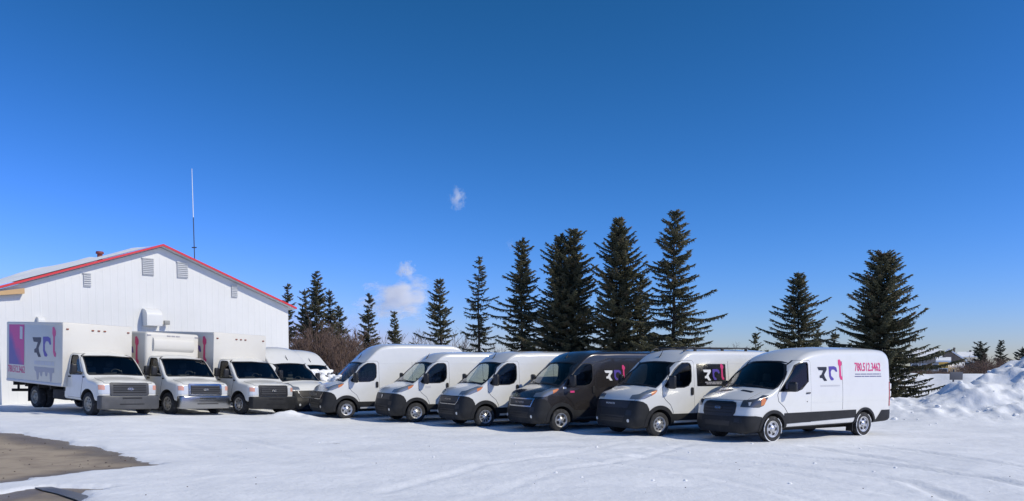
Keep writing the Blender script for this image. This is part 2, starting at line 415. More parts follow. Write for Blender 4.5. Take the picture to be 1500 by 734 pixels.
M['gravel'] = principled('thawed_gravel', (0.41, 0.335, 0.25), 0.9, noise=(1.6, (0.27, 0.215, 0.165), 0.45, 0.7), bump=(60, 0.6, 0.02))
gx0 = [p.x for p in PATCH1 + PATCH2]; gy0 = [p.y for p in PATCH1 + PATCH2]
gxs = np.linspace(min(gx0) - 1, max(gx0) + 1, 130); gys = np.linspace(min(gy0) - 1, max(gy0) + 1, 130)
GX, GY = np.meshgrid(gxs, gys); GZ = -0.035 + 0.02 * fbm(GX.ravel() / 0.9, GY.ravel() / 0.9, 91, 4) + ramp(GX.ravel(), GY.ravel())
ii = (np.arange(129)[:, None] * 130 + np.arange(129)[None, :]).ravel()
gme = mesh_np('bare_gravel', np.stack([GX.ravel(), GY.ravel(), GZ], 1), np.stack([ii, ii + 1, ii + 131, ii + 130], 1), True)
gsd = np.minimum(poly_sd(GX.ravel(), GY.ravel(), PATCH1), poly_sd(GX.ravel(), GY.ravel(), PATCH2)) + 0.5 * fbm(GX.ravel() * 0.9, GY.ravel() * 0.9, 37, 4)
wet = sstep(-0.9, -0.1, gsd).astype(np.float32)
at_ = gme.attributes.new('wet', 'FLOAT', 'POINT'); at_.data.foreach_set('value', wet)
tag(obj('bare_gravel', gme, None, M['gravel']), 'thawed brown gravel showing through the snow', kind='structure')
def _wet():
    nt = M['gravel'].node_tree; b = nt.nodes['Principled BSDF']; src = b.inputs['Base Color'].links[0].from_socket
    an = nt.nodes.new('ShaderNodeAttribute'); an.attribute_name = 'wet'
    mx = nt.nodes.new('ShaderNodeMix'); mx.data_type = 'RGBA'; mx.inputs[7].default_value = (0.115, 0.088, 0.065, 1); nt.links.new(src, mx.inputs[6])
    sc_ = nt.nodes.new('ShaderNodeMath'); sc_.operation = 'MULTIPLY'; sc_.inputs[1].default_value = 0.75; nt.links.new(an.outputs['Fac'], sc_.inputs[0])
    nt.links.new(sc_.outputs[0], mx.inputs[0]); nt.links.new(mx.outputs[2], b.inputs['Base Color'])
    rg = nt.nodes.new('ShaderNodeMapRange'); rg.inputs['To Min'].default_value = 0.9; rg.inputs['To Max'].default_value = 0.35; nt.links.new(an.outputs['Fac'], rg.inputs['Value']); nt.links.new(rg.outputs[0], b.inputs['Roughness'])
_wet()
rnd = random.Random(12); bm = bmesh.new()
def pebble(x, y, z, r):
    res = bmesh.ops.create_icosphere(bm, subdivisions=1, radius=r)
    for v in res['verts']: v.co = Vector((v.co.x * rnd.uniform(0.7, 1.3), v.co.y * rnd.uniform(0.7, 1.3), v.co.z * 0.6)) + Vector((x, y, z))
for _ in range(900):
    x = rnd.uniform(min(gx0), max(gx0)); y = rnd.uniform(min(gy0), max(gy0))
    if x > -14: pebble(x, y, -0.03 + float(ramp(x, y)), rnd.choice((0.008, 0.012, 0.016, 0.024)))
for _ in range(34):
    u = rnd.uniform(150, 1480); v = rnd.uniform(650, 732); p = ground_at(u, v); pebble(p.x, p.y, float(gz(np.array([p.x]), np.array([p.y]))[0]) + 0.004, rnd.choice((0.006, 0.008, 0.013)))
tag(obj('loose_grit', bm_mesh(bm, 'loose_grit'), None, principled('grit', (0.12, 0.10, 0.085), 0.9)), 'small stones and grit scattered on gravel and snow', kind='stuff')
M['meltwater'] = principled('meltwater', (0.04, 0.042, 0.048), 0.28, spec=0.4)
pw = [ground_at(u, v, 0.0) for u, v in ((50, 712.5), (75, 711.8), (100, 717), (128, 724), (150, 734), (175, 748), (140, 748), (112, 731), (84, 722), (62, 717))]
me = flat_polys([[(p.x, p.y) for p in pw]], lambda a, b: (a, b, -0.012))
tag(obj('meltwater', me, None, M['meltwater']), 'dark meltwater running over the bare gravel', kind='structure')

# ---------------------------------------------------------------- vehicles: bodies
def interp(pts, s):
    if s <= pts[0][0]: return pts[0][1]
    for (a, b), (c, d) in zip(pts, pts[1:]):
        if s <= c: return b + (d - b) * (s - a) / (c - a)
    return pts[-1][1]
def isoft(pts, s, d=0.05): return (interp(pts, s - d) + 2 * interp(pts, s) + interp(pts, s + d)) / 4
def body_mesh(S, paint):
    L = S['L']; st = sorted(set([0.0, 0.015, 0.04, 0.07, 0.11, 0.16, 0.22, 0.3, 0.38, 0.46, 0.54] + [round(x, 3) for x in np.arange(0.62, 2.8, 0.07)] +
                                [round(x, 3) for x in np.arange(2.9, L - 0.5, 0.3)] + [L - 0.5, L - 0.35, L - 0.22, L - 0.12, L - 0.05, L - 0.015, L]))
    st = [s for s in st if s <= L]; st = [a for a, b in zip(st, st[1:] + [99]) if b - a > 0.009]
    bm = bmesh.new(); rings = []
    for s in st:
        zt = isoft(S['top'], s); zb = isoft(S['bot'], s); W = isoft(S['plan'], s, 0.02); cr = isoft(S['crown'], s); r = isoft(S['rad'], s)
        ze = zt - cr
        def wz(z): return W - S['tum'] * max(0.0, z - S['belt']) ** 1.3 - 0.05 * max(0, (0.5 - z) / 0.25)
        zc = max(ze - r, zb + 0.2); half = [(0, zb), (W * 0.45, zb), (wz(zb) - 0.09, zb), (wz(zb) - 0.02, zb + 0.03)]
        for k in range(12):
            z = zb + 0.09 + (zc - zb - 0.09) * k / 11; half.append((wz(z), z))
        wc = wz(zc); rr = min(r, wc * 0.4)
        for k in range(1, 7):
            a = math.pi / 2 * k / 6; half.append((wc - rr + rr * math.cos(a), zc + (ze - zc) * math.sin(a)))
        xt = wc - rr
        for k in range(1, 9):
            x = xt * (1 - k / 8); half.append((x, zt - cr * (x / xt) ** 2.2))
        full = half + [(-x, z) for x, z in half[-2:0:-1]]
        rings.append((s, full))
    f0 = S.get('nose', (0.10, 0.05, 0.06))
    def P(s, x, z):
        k = max(0, 1 - s / 0.6) ** 2
        y = s + k * (f0[0] * max(0, z - 0.55) / 0.5 + f0[1] * (x / 0.8) ** 2 + f0[2] * max(0, 0.45 - z) / 0.2)
        return (x, y, z)
    vr = [[bm.verts.new(P(s, x, z)) for x, z in full] for s, full in rings]
    n = len(vr[0])
    for a, b in zip(vr, vr[1:]):
        for k in range(n): bm.faces.new((a[k], a[(k + 1) % n], b[(k + 1) % n], b[k]))
    for end, flip in ((0, 1), (-1, 0)):
        s, full = rings[end]; zm = sum(z for x, z in full) / n; prev = vr[end]
        for q in (0.72, 0.4):
            cur = [bm.verts.new(P(s, x * q, zm + (z - zm) * q)) for x, z in full]
            for k in range(n): bm.faces.new((prev[k], prev[(k + 1) % n], cur[(k + 1) % n], cur[k]))
            prev = cur
        c = bm.verts.new(P(s, 0, zm))
        for k in range(n): bm.faces.new((prev[k], prev[(k + 1) % n], c))
    bmesh.ops.recalc_face_normals(bm, faces=bm.faces)
    me = bpy.data.meshes.new('body'); bm.to_mesh(me); bm.free(); me.materials.append(paint)
    return me
def shell_mesh(body, out, inn, mat):
    bm = bmesh.new(); bm.from_mesh(body); bm.normal_update(); n = len(bm.verts)
    nr = [v.normal.copy() for v in bm.verts]; co = [v.co.copy() for v in bm.verts]
    fs = [[v.index for v in f.verts] for f in bm.faces]; bm.free()
    V = [c + k * out for c, k in zip(co, nr)] + [c - k * inn for c, k in zip(co, nr)]
    me = bpy.data.meshes.new('shell')
    me.from_pydata([v[:] for v in V], [], fs + [[i + n for i in f[::-1]] for f in fs]); me.update(); me.materials.append(mat)
    return me
def circle(cy, cz, r, n=28, a0=0.0, a1=2 * math.pi):
    return [(cy + r * math.cos(a0 + (a1 - a0) * k / n), cz + r * math.sin(a0 + (a1 - a0) * k / n)) for k in range(n + (0 if abs(a1 - a0 - 2 * math.pi) < 1e-6 else 1))]
def grow(poly, d):
    n = len(poly); A = sum(poly[i][0] * poly[(i + 1) % n][1] - poly[(i + 1) % n][0] * poly[i][1] for i in range(n)); sg = 1 if A > 0 else -1; out = []
    for i in range(n):
        p0, p1, p2 = Vector(poly[i - 1]), Vector(poly[i]), Vector(poly[(i + 1) % n])
        e1 = (p1 - p0).normalized(); e2 = (p2 - p1).normalized(); n1 = Vector((e1.y, -e1.x)); n2 = Vector((e2.y, -e2.x))
        m = n1 + n2; m = m / max(0.35, m.length_squared) * 2 * 0.5 * 2 if m.length > 1e-4 else n1
        k = (n1 + n2); k = k.normalized() / max(0.4, k.normalized().dot(n1))
        out.append(tuple(p1 + k * d * sg))
    return out

PM = dict(L=5.99, axle=(0.95, 4.99), tum=0.085, belt=1.2,
    top=[(0, 1.01), (0.05, 1.085), (0.12, 1.15), (0.25, 1.235), (0.45, 1.315), (0.70, 1.385), (0.80, 1.43), (1.0, 1.60), (1.3, 1.87), (1.60, 2.13), (1.75, 2.255), (1.95, 2.40), (2.12, 2.475), (2.35, 2.51), (3.2, 2.53), (5.3, 2.52), (5.75, 2.49), (5.92, 2.42), (5.99, 2.28)],
    bot=[(0, 0.26), (0.5, 0.27), (1.5, 0.33), (5.2, 0.34), (5.99, 0.38)],
    plan=[(0, 0.78), (0.04, 0.865), (0.1, 0.925), (0.2, 0.965), (0.4, 0.995), (0.8, 1.015), (1.2, 1.02), (5.8, 1.02), (5.93, 1.0), (5.99, 0.96)],
    crown=[(0, 0.05), (0.7, 0.08), (0.8, 0.09), (1.2, 0.13), (1.6, 0.11), (2.2, 0.07), (5.99, 0.05)],
    rad=[(0, 0.08), (0.8, 0.09), (1.6, 0.09), (2.1, 0.10), (2.6, 0.15), (5.99, 0.14)], nose=(0.12, 0.06, 0.07))
PMT = dict(PM); PMT['top'] = PM['top'][:10] + [(1.75, 2.26), (2.0, 2.48), (2.2, 2.65), (2.4, 2.77), (2.65, 2.84), (3.2, 2.87), (5.2, 2.87), (5.6, 2.84), (5.85, 2.72), (5.99, 2.45)]
PM_WS = [(-0.915, 1.41), (-0.6, 1.445), (0, 1.465), (0.6, 1.445), (0.915, 1.41), (0.93, 1.46), (0.87, 2.03), (0.835, 2.085), (0.4, 2.125), (0, 2.135), (-0.4, 2.125), (-0.835, 2.085), (-0.87, 2.03), (-0.93, 1.46)]
PM_SW = [(1.12, 1.45), (1.15, 1.415), (1.50, 1.395), (1.85, 1.40), (2.02, 1.45), (2.12, 1.57), (2.14, 1.73), (2.14, 2.00), (2.10, 2.07), (2.03, 2.095), (1.80, 2.09), (1.68, 2.03), (1.52, 1.90), (1.33, 1.70)]
PM_DOOR = [(1.45, 0.50), (1.44, 0.72), (1.34, 0.90), (1.15, 1.05), (1.04, 1.20), (1.04, 1.36), (1.10, 1.48), (1.50, 1.96), (1.68, 2.11), (1.86, 2.17), (2.18, 2.17), (2.24, 2.10), (2.24, 0.50)]
PM_BUMP = [(-0.4, 0.15), (0.58, 0.15), (0.58, 0.62), (0.56, 0.80), (0.48, 0.93), (0.36, 1.00), (0.22, 1.03), (-0.4, 1.03)]
PM_HEAD = [(0.16, 1.07), (0.24, 1.17), (0.50, 1.275), (0.76, 1.345), (0.86, 1.34), (0.78, 1.245), (0.60, 1.16), (0.40, 1.085)]
PM_AMB = [(0.64, 1.27), (0.80, 1.32), (0.85, 1.31), (0.77, 1.235), (0.64, 1.17)]

TR = dict(L=5.98, axle=(1.02, 4.77), tum=0.075, belt=1.15,
    top=[(0, 0.98), (0.04, 1.06), (0.10, 1.13), (0.3, 1.21), (0.6, 1.31), (0.88, 1.385), (0.97, 1.43), (1.2, 1.62), (1.5, 1.87), (1.80, 2.11), (1.95, 2.22), (2.2, 2.36), (2.6, 2.48), (3.1, 2.545), (3.6, 2.56), (5.3, 2.56), (5.75, 2.53), (5.92, 2.44), (5.98, 2.30)],
    bot=[(0, 0.27), (0.5, 0.28), (1.6, 0.36), (5.0, 0.38), (5.98, 0.42)],
    plan=[(0, 0.74), (0.04, 0.83), (0.1, 0.90), (0.2, 0.955), (0.4, 0.99), (0.9, 1.02), (1.3, 1.03), (5.8, 1.03), (5.92, 1.01), (5.98, 0.97)],
    crown=[(0, 0.06), (0.8, 0.09), (0.95, 0.10), (1.3, 0.16), (1.8, 0.13), (2.4, 0.08), (5.98, 0.05)],
    rad=[(0, 0.12), (0.9, 0.14), (1.8, 0.16), (2.6, 0.24), (5.98, 0.2)], nose=(0.10, 0.07, 0.05))
TR_WS = [(-0.93, 1.41), (-0.5, 1.45), (0, 1.47), (0.5, 1.45), (0.93, 1.41), (0.95, 1.45), (0.875, 2.05), (0.84, 2.095), (0.4, 2.13), (0, 2.14), (-0.4, 2.13), (-0.84, 2.095), (-0.875, 2.05), (-0.95, 1.45)]
TR_SW = [(1.24, 1.35), (1.30, 1.345), (1.9, 1.34), (2.10, 1.40), (2.30, 1.56), (2.36, 1.60), (2.36, 2.06), (2.33, 2.10), (2.06, 2.09), (1.90, 2.02)]
TR_DOOR = [(1.58, 0.50), (1.56, 0.75), (1.42, 0.92), (1.20, 1.08), (1.16, 1.25), (1.24, 1.40), (1.82, 2.03), (2.02, 2.16), (2.42, 2.16), (2.46, 2.10), (2.46, 0.50)]
TR_BUMP = [(-0.4, 0.15), (0.62, 0.15), (0.62, 0.58), (0.60, 0.68), (0.40, 0.71), (-0.4, 0.72)]
TR_HEAD = [(0.10, 0.94), (0.14, 1.10), (0.45, 1.16), (0.72, 1.25), (0.86, 1.24), (0.74, 1.10), (0.66, 0.98), (0.5, 0.93)]
TR_AMB = [(0.57, 1.14), (0.68, 1.19), (0.74, 1.13), (0.68, 1.00), (0.56, 0.97)]

EC = dict(L=2.30, axle=(0.78, 4.55), tum=0.13, belt=1.2,
    top=[(0, 1.07), (0.03, 1.13), (0.09, 1.165), (0.4, 1.225), (0.74, 1.275), (0.82, 1.32), (1.0, 1.52), (1.2, 1.76), (1.40, 1.94), (1.52, 2.01), (1.75, 2.07), (2.0, 2.09), (2.30, 2.09)],
    bot=[(0, 0.52), (0.3, 0.50), (1.2, 0.46), (2.3, 0.46)],
    plan=[(0, 0.86), (0.03, 0.91), (0.08, 0.95), (0.2, 0.985), (0.9, 1.0), (2.3, 1.0)],
    crown=[(0, 0.05), (0.7, 0.07), (0.82, 0.08), (1.1, 0.12), (1.5, 0.08), (2.3, 0.05)],
    rad=[(0, 0.10), (0.8, 0.11), (1.5, 0.13), (2.3, 0.14)], nose=(0.05, 0.04, 0.02))
EC_WS = [(-0.89, 1.335), (0, 1.36), (0.89, 1.335), (0.91, 1.375), (0.83, 1.88), (0.79, 1.915), (0, 1.945), (-0.79, 1.915), (-0.83, 1.88), (-0.91, 1.375)]
EC_SW = [(1.18, 1.32), (1.95, 1.30), (2.0, 1.34), (2.0, 1.88), (1.96, 1.93), (1.66, 1.93), (1.55, 1.87)]
EC_DOOR = [(1.24, 0.56), (1.16, 0.95), (1.08, 1.24), (1.12, 1.36), (1.50, 1.90), (1.66, 1.99), (2.04, 1.99), (2.08, 1.94), (2.08, 0.56)]

def wheel_parts(root, pos, side, rad=0.35, wid=0.235, kind='steel', rim_m='silver', yoff=0.0, snow=False, dual=False):
    """part wheel (hub and barrel) > tyre, rim"""
    key = ('wheel', rad, wid, kind, side, rim_m, dual)
    if key not in MC:
        rr = rad * 0.60; s = side
        bm = bmesh.new(); add_lathe(bm, [(rr, -s * wid * 0.45), (rr * 0.98, s * wid * 0.25), (0.06, s * wid * 0.18), (0.001, s * wid * 0.18)], 32); hub = bm_mesh(bm, 'hub', 40)
        bm = bmesh.new(); w = wid / 2; out = [(rr, -w * 0.8), (rr + 0.02, -w), (rad * 0.86, -w * 1.02), (rad * 0.965, -w * 0.88), (rad, -w * 0.68), (rad, w * 0.68), (rad * 0.965, w * 0.88), (rad * 0.86, w * 1.02), (rr + 0.02, w), (rr, w * 0.8)]
        prof = []
        for (r1, a1), (r2, a2) in zip(out, out[1:]): prof += [(r1, a1)]
        prof.append(out[-1]); rg = add_lathe(bm, prof, 40)
        for k in range(0, 40, 2):        # tread blocks
            for j in (4, 5): 
                v = rg[j][k]; v.co.y *= 0.985; v.co.z *= 0.985
        tyre = bm_mesh(bm, 'tyre', 30)
        bm = bmesh.new(); f = s * wid / 2
        dish = -0.045 if not dual else -0.10
        rings = add_lathe(bm, [(rr + 0.012, f * 0.96), (rr + 0.005, f * 1.02), (rr * 0.93, f * 0.98), (rr * 0.90, f + s * dish * 0.5), (rr * 0.82, f + s * dish * 0.6), (rr * 0.50, f + s * dish * 0.35), (rr * 0.36, f + s * dish * 0.2), (rr * 0.30, f + s * 0.004), (rr * 0.24, f + s * 0.012), (0.001, f + s * 0.012)], 40)
        ns, wd, r0, r1 = {'steel': (8, 0.34, 0.60, 0.80), 'spoke': (5, 0.42, 0.42, 0.86), 'alloy': (10, 0.42, 0.40, 0.88), 'oval': (5, 0.36, 0.50, 0.82)}[kind]
        for k in range(ns):
            a = 2 * math.pi * (k + 0.3) / ns; ha = math.pi / ns * wd * 1.6
            pts = []
            for q in range(10):
                t = 2 * math.pi * q / 10; rr_ = rr * ((r0 + r1) / 2 + (r1 - r0) / 2 * math.sin(t)); aa = a + ha * math.cos(t)
                x = f + s * (dish * (0.62 if rr_ > rr * 0.7 else 0.42)) + s * 0.010
                pts.append(bm.verts.new((x, rr_ * math.cos(aa), rr_ * math.sin(aa))))
            fc = bm.faces.new(pts); fc.material_index = 1
        for k in range(5):
            a = 2 * math.pi * k / 5; x = f + s * (dish * 0.2 + 0.008); r_ = rr * 0.40
            pts = [bm.verts.new((x, r_ * math.cos(a) + 0.014 * math.cos(t), r_ * math.sin(a) + 0.014 * math.sin(t))) for t in (0, 1.05, 2.1, 3.14, 4.19, 5.24)]
            bm.faces.new(pts).material_index = 1
        rim = bm_mesh(bm, 'rim', 35)
        hub.materials.append(M['void']); tyre.materials.append(M['rubber']); rim.materials.append(M[rim_m]); rim.materials.append(M['trim'])
        bm = bmesh.new()
        for a0, a1 in ((2.1, 5.6), (5.9, 7.3)):
            n = 16
            for k in range(n):
                pass
            pts = [(f * 0.99, (rad * 0.94) * math.cos(a0 + (a1 - a0) * k / n), (rad * 0.94) * math.sin(a0 + (a1 - a0) * k / n)) for k in range(n + 1)]
            rnd = random.Random(5); add_tube(bm, pts, [0.004 + 0.010 * rnd.random() for _ in pts], 5)
        sn = bm_mesh(bm, 'tyre_snow', 60); sn.materials.append(M['freshsnow'])
        MC[key] = (hub, tyre, rim, sn)
    hub, tyre, rim, sn = MC[key]
    w = obj('wheel', hub, root); w.location = (pos[0], pos[1] - yoff, pos[2])
    w.rotation_euler = (random.uniform(0, 6.28), 0, 0)
    obj('tyre', tyre, w); obj('rim', rim, w)
    if snow:
        o = obj('tyre_snow', sn, w); o.rotation_euler = (-w.rotation_euler[0], 0, 0)
    return w

MC = {}
def cached(key, fn):
    if key not in MC: MC[key] = fn()
    return MC[key]
def shift(me, dy):
    me.transform(Matrix.Translation((0, dy, 0))); return me

def cab_interior(root, ws_y, seat_y, floor, half, yc, key, cabz=1.36):
    def seat():
        bm = bmesh.new(); add_box(bm, (-0.25, -0.25, 0), (0.25, 0.25, 0.16), 0.05)
        add_box(bm, (-0.24, 0.17, 0.12), (0.24, 0.30, 0.74), 0.05, 2, Matrix.Rotation(R(-10), 4, 'X')); add_box(bm, (-0.13, 0.30, 0.70), (0.13, 0.39, 0.93), 0.04)
        return bm_mesh(bm, 'seat', 50)
    sm = cached('seatmesh', seat)
    for x in (-half * 0.48, half * 0.48):
        o = obj('seat', sm, root, M['seat']); o.location = (x, seat_y - yc, floor)
    d = obj('dashboard', cached(('dash', key), lambda: box_me((-half * 0.97, ws_y, cabz - 0.40), (half * 0.97, ws_y + 0.32, cabz - 0.02), 0.07)), root, M['seat']); d.location = (0, -yc, 0)
    def wheel():
        bm = bmesh.new(); P = [(0.19 * math.cos(a), 0, 0.19 * math.sin(a)) for a in np.linspace(0, 2 * math.pi, 25)]
        add_tube(bm, P, 0.016, 6); add_tube(bm, [(-0.18, 0, 0), (0.18, 0, 0)], 0.02, 6); add_tube(bm, [(0, 0, 0), (0, -0.3, -0.05)], 0.03, 6)
        bmesh.ops.transform(bm, matrix=Matrix.Rotation(R(-32), 4, 'X'), verts=bm.verts); return bm_mesh(bm, 'sw', 50)
    s = obj('steering_wheel', cached('steer', wheel), root, M['trim']); s.location = (half * 0.48, ws_y + 0.48 - yc, cabz + 0.0)

def mirror_parts(root, x, y, z, yc, key, w=0.20, h=0.36, lower=True):
    for sd in (-1, 1):
        def mk(sd=sd):
            bm = bmesh.new(); add_box(bm, (-w / 2, -0.06, -h / 2), (w / 2, 0.06, h / 2), 0.045, 3)
            add_tube(bm, [(-sd * (w / 2 - 0.03), 0.0, -h * 0.30), (-sd * (w / 2 + 0.13), -0.02, -h * 0.42)], [0.035, 0.045], 8)
            return bm_mesh(bm, 'mirror', 45)
        o = obj('mirror', cached(('mir', key, sd), mk), root, M['trim']); o.location = (sd * x, y - yc, z); o.rotation_euler = (0, 0, sd * R(12))
        g = obj('mirror_glass', cached(('mirg', key, sd), lambda: box_me((-w / 2 + 0.02, 0.058, -h / 2 + 0.03), (w / 2 - 0.02, 0.064, h / 2 - 0.03))), o, M['chrome'])

GLY = {'a': [(195, 220), (347, 218), (347, 265), (302, 345), (312, 385), (347, 448), (300, 452), (268, 402), (228, 402), (228, 362), (258, 346), (288, 277), (215, 272)],
       'b': [(380, 210), (470, 206), (508, 226), (522, 295), (500, 302), (472, 262), (432, 262), (412, 300), (416, 368), (462, 420), (447, 442), (410, 440), (384, 375)],
       'c': [(543, 98), (570, 90), (600, 140), (600, 182), (584, 210), (586, 368), (608, 398), (602, 438), (572, 432), (554, 380), (556, 210), (541, 170)]}
def glyph(k, w, h):
    return [((x - 402) / 415 * w, (271 - y) / 362 * h) for x, y in GLY[k]]
def dashes(w, h, rows, seed, fill=0.82):
    """illegible small print: rows of word-length bars"""
    rnd = random.Random(seed); P = []
    for y, x0, x1 in rows:
        x = x0
        while x < x1 - 0.01:
            l = rnd.uniform(0.10, 0.26) * w; e = min(x + l, x1)
            P.append([(x * 1, y - h / 2), (e, y - h / 2), (e, y + h / 2), (x, y + h / 2)]); x = e + 0.018 * w
    return P
def surf(bvh, yc, y0, z0, side, off=0.005, mirror=1):
    """maps (a,b) round (y0,z0) on a body's side to 3D; a runs to the viewer's right"""
    def fn(a, b):
        y = y0 + a * side; z = z0 + b
        h, n, i, d = bvh.ray_cast(Vector((3.0 * side, y, z)), Vector((-side, 0, 0)))
        if h is None: h, n = Vector((side, y, z)), Vector((side, 0, 0))
        p = h + n * off; return Vector((p.x, p.y - yc, p.z))
    return fn

class VanKit:
    """all meshes of one kind of van, shared by the vans of that kind"""
    def __init__(s, key, S, WS, SW, DOOR, BUMP, HEAD, AMB, cavity, arch_r):
        s.S, s.key = S, key; s.yc = S['L'] / 2; yc = s.yc
        body = body_mesh(S, M['paint']); s.bvh = bvh_of(body); s.raw = body
        cut = [(prism(cavity, 'X', -0.80, 0.80, M['void']), 'DIFFERENCE'), (prism(WS, 'Y', -0.6, 1.85, M['void']), 'DIFFERENCE'), (prism(SW, 'X', -2, 2, M['void']), 'DIFFERENCE')]
        for a in S['axle']: cut.append((prism(circle(a, 0.36, arch_r), 'X', -2, 2, M['void']), 'DIFFERENCE'))
        s.body = shift(boolean(body.copy(), cut, 32), -yc)
        sh = lambda out, inn, m: shell_mesh(body, out, inn, m)
        I = 'INTERSECT'; D = 'DIFFERENCE'
        arches = [(prism(circle(a, 0.36, arch_r - 0.001), 'X', -2, 2), D) for a in S['axle']]
        s.door = {}; s.seam = {}
        for sd in (-1, 1):
            lo, hi = (0.3, 2) if sd > 0 else (-2, -0.3)
            s.seam[sd] = shift(boolean(sh(0.003, 0.01, M['trim']), [(prism(grow(DOOR, 0.010), 'X', lo, hi), I), (prism(grow(SW, -0.004), 'X', -3, 3), D)]), -yc)
            s.door[sd] = shift(boolean(sh(0.007, 0.01, M['paint']), [(prism(DOOR, 'X', lo, hi), I), (prism(grow(SW, 0.010), 'X', -3, 3), D)]), -yc)
        s.bumper = shift(boolean(sh(0.014, 0.02, M['plastic']), [(prism(BUMP, 'X', -2, 2), I)] + arches), -yc)
        rb = [(S['L'] - 0.95, 0.2), (S['L'] + 0.4, 0.2), (S['L'] + 0.4, 0.74), (S['L'] - 0.45, 0.74)] if key == 'tr' else [(S['L'] - 0.30, 0.2), (S['L'] + 0.4, 0.2), (S['L'] + 0.4, 0.62), (S['L'] - 0.26, 0.62)]
        s.rbumper = shift(boolean(sh(0.014, 0.02, M['plastic']), [(prism(rb, 'X', -2, 2), I)] + arches), -yc)
        s.flare = []
        for i, a in enumerate(S['axle']):
            w = (0.10 if key != 'tr' else 0.075) if i == 0 else 0.055
            ann = circle(a, 0.36, arch_r + w, 24, R(-8), R(188)) + circle(a, 0.36, arch_r - 0.01, 24, R(188), R(-8))
            for sd in (-1, 1):
                lo, hi = (0.72, 2) if sd > 0 else (-2, -0.72)
                s.flare.append(shift(boolean(sh(0.024, 0.03, M['plastic']), [(prism(ann, 'X', lo, hi), I)]), -yc))
        if key == 'tr':
            cl = [(S['axle'][0] + 0.40, 0.47), (S['axle'][1] - 0.40, 0.56), (S['axle'][1] - 0.40, 0.78), (S['axle'][0] + 0.40, 0.76)]
        else:
            cl = [(S['axle'][0] + 0.43, 0.44), (S['axle'][1] - 0.40, 0.44), (S['axle'][1] - 0.40, 0.64), (S['axle'][0] + 0.43, 0.64)]
        s.clad = {}; s.sill = {}; s.head = {}; s.amb = {}; s.headc = {}; s.sglass = {}; s.tail = {}
        for sd in (-1, 1):
            lo, hi = (0.5, 2) if sd > 0 else (-2, -0.5)
            s.clad[sd] = shift(boolean(sh(0.014, 0.02, M['plastic']), [(prism(cl, 'X', lo, hi), I)] + arches), -yc)
            sl = [(S['axle'][0] + 0.42, 0.2), (S['axle'][1] - 0.41, 0.2), (S['axle'][1] - 0.41, 0.42 if key == 'tr' else 0.37), (S['axle'][0] + 0.42, 0.38 if key == 'tr' else 0.37)]
            s.sill[sd] = shift(boolean(sh(0.006, 0.02, M['plastic']), [(prism(sl, 'X', lo, hi), I)]), -yc)
            hx = 0.70 if key == 'tr' else 0.60
            lo, hi = (hx, 2) if sd > 0 else (-2, -hx)
            s.head[sd] = shift(boolean(sh(0.009, 0.01, M['lampdark' if key == 'tr' else 'lamp']), [(prism(HEAD, 'X', lo, hi), I)]), -yc)
            s.amb[sd] = shift(boolean(sh(0.012, 0.01, M['amber']), [(prism(AMB, 'X', lo, hi), I)]), -yc)
            lo, hi = (0.66, 0.93) if sd > 0 else (-0.93, -0.66)
            cc = [(p[0] * 0.55 + 0.19, p[1] * 0.55 + 0.505) for p in HEAD] if key != 'tr' else [(p[0] * 0.5 + 0.17, p[1] * 0.5 + 0.515) for p in HEAD]
            s.headc[sd] = shift(boolean(sh(0.012, 0.01, M['lampclear']), [(prism(cc, 'X', lo, hi), I)]), -yc)
            s.sglass[sd] = shift(patch(s.bvh, grow(SW, 0.012), 'X', -0.010, 0, 0.12, sd), -yc); s.sglass[sd].materials.append(M['sideglass'])
            tl = [(S['L'] - 0.10, 0.85), (S['L'] + 0.2, 0.85), (S['L'] + 0.2, 1.55), (S['L'] - 0.08, 1.55)]
            lo, hi = (0.84, 2) if sd > 0 else (-2, -0.84)
            s.tail[sd] = shift(boolean(sh(0.012, 0.01, M['red']), [(prism(tl, 'X', lo, hi), I)]), -yc)
        s.ws = shift(patch(s.bvh, grow(WS, 0.015), 'Y', -0.010, 0, 0.10), -yc); s.ws.materials.append(M['glass'])
        band = grow(WS, 0.02); 
        s.wsband = shift(boolean(sh(0.003, 0.008, M['trim']), [(prism(grow(WS, 0.022), 'Y', -0.6, 1.9), I), (prism(grow(WS, -0.018), 'Y', -1, 2.2), D)]), -yc)
        s.swband = {sd: shift(boolean(sh(0.008, 0.008, M['trim']), [(prism(grow(SW, 0.018), 'X', min(sd * 0.4, sd * 2), max(sd * 0.4, sd * 2)), I), (prism(grow(SW, -0.008), 'X', -3, 3), D)]), -yc) for sd in (1, -1)}
        HW = 0.80 if key != 'tr' else 0.78
        hd = [(-HW, 0.0), (HW, 0.0), (HW, 0.60), (HW * 0.94, 0.76 if key != 'tr' else 0.86), (-HW * 0.94, 0.76 if key != 'tr' else 0.86), (-HW, 0.60)]
        hp = prism(hd, 'Z', 1.035 if key != 'tr' else 1.12, 1.9)
        s.hoodseam = shift(boolean(sh(0.002, 0.01, M['trim']), [(prism(grow(hd, 0.008), 'Z', 1.03 if key != 'tr' else 1.112, 1.9), I)]), -yc)
        s.hood = shift(boolean(sh(0.006, 0.01, M['paint']), [(hp, I)]), -yc)
    def fpatch(s, poly, off=0.02, thick=0.012, mat=None, grid=0.10):
        me = shift(patch(s.bvh, poly, 'Y', off, thick, grid), -s.yc)
        if mat: me.materials.append(mat)
        return me
    def spatch(s, poly, side, off=0.006, thick=0.004, mat=None, grid=0.15):
        me = shift(patch(s.bvh, poly, 'X', off, thick, grid, side), -s.yc)
        if mat: me.materials.append(mat)
        return me
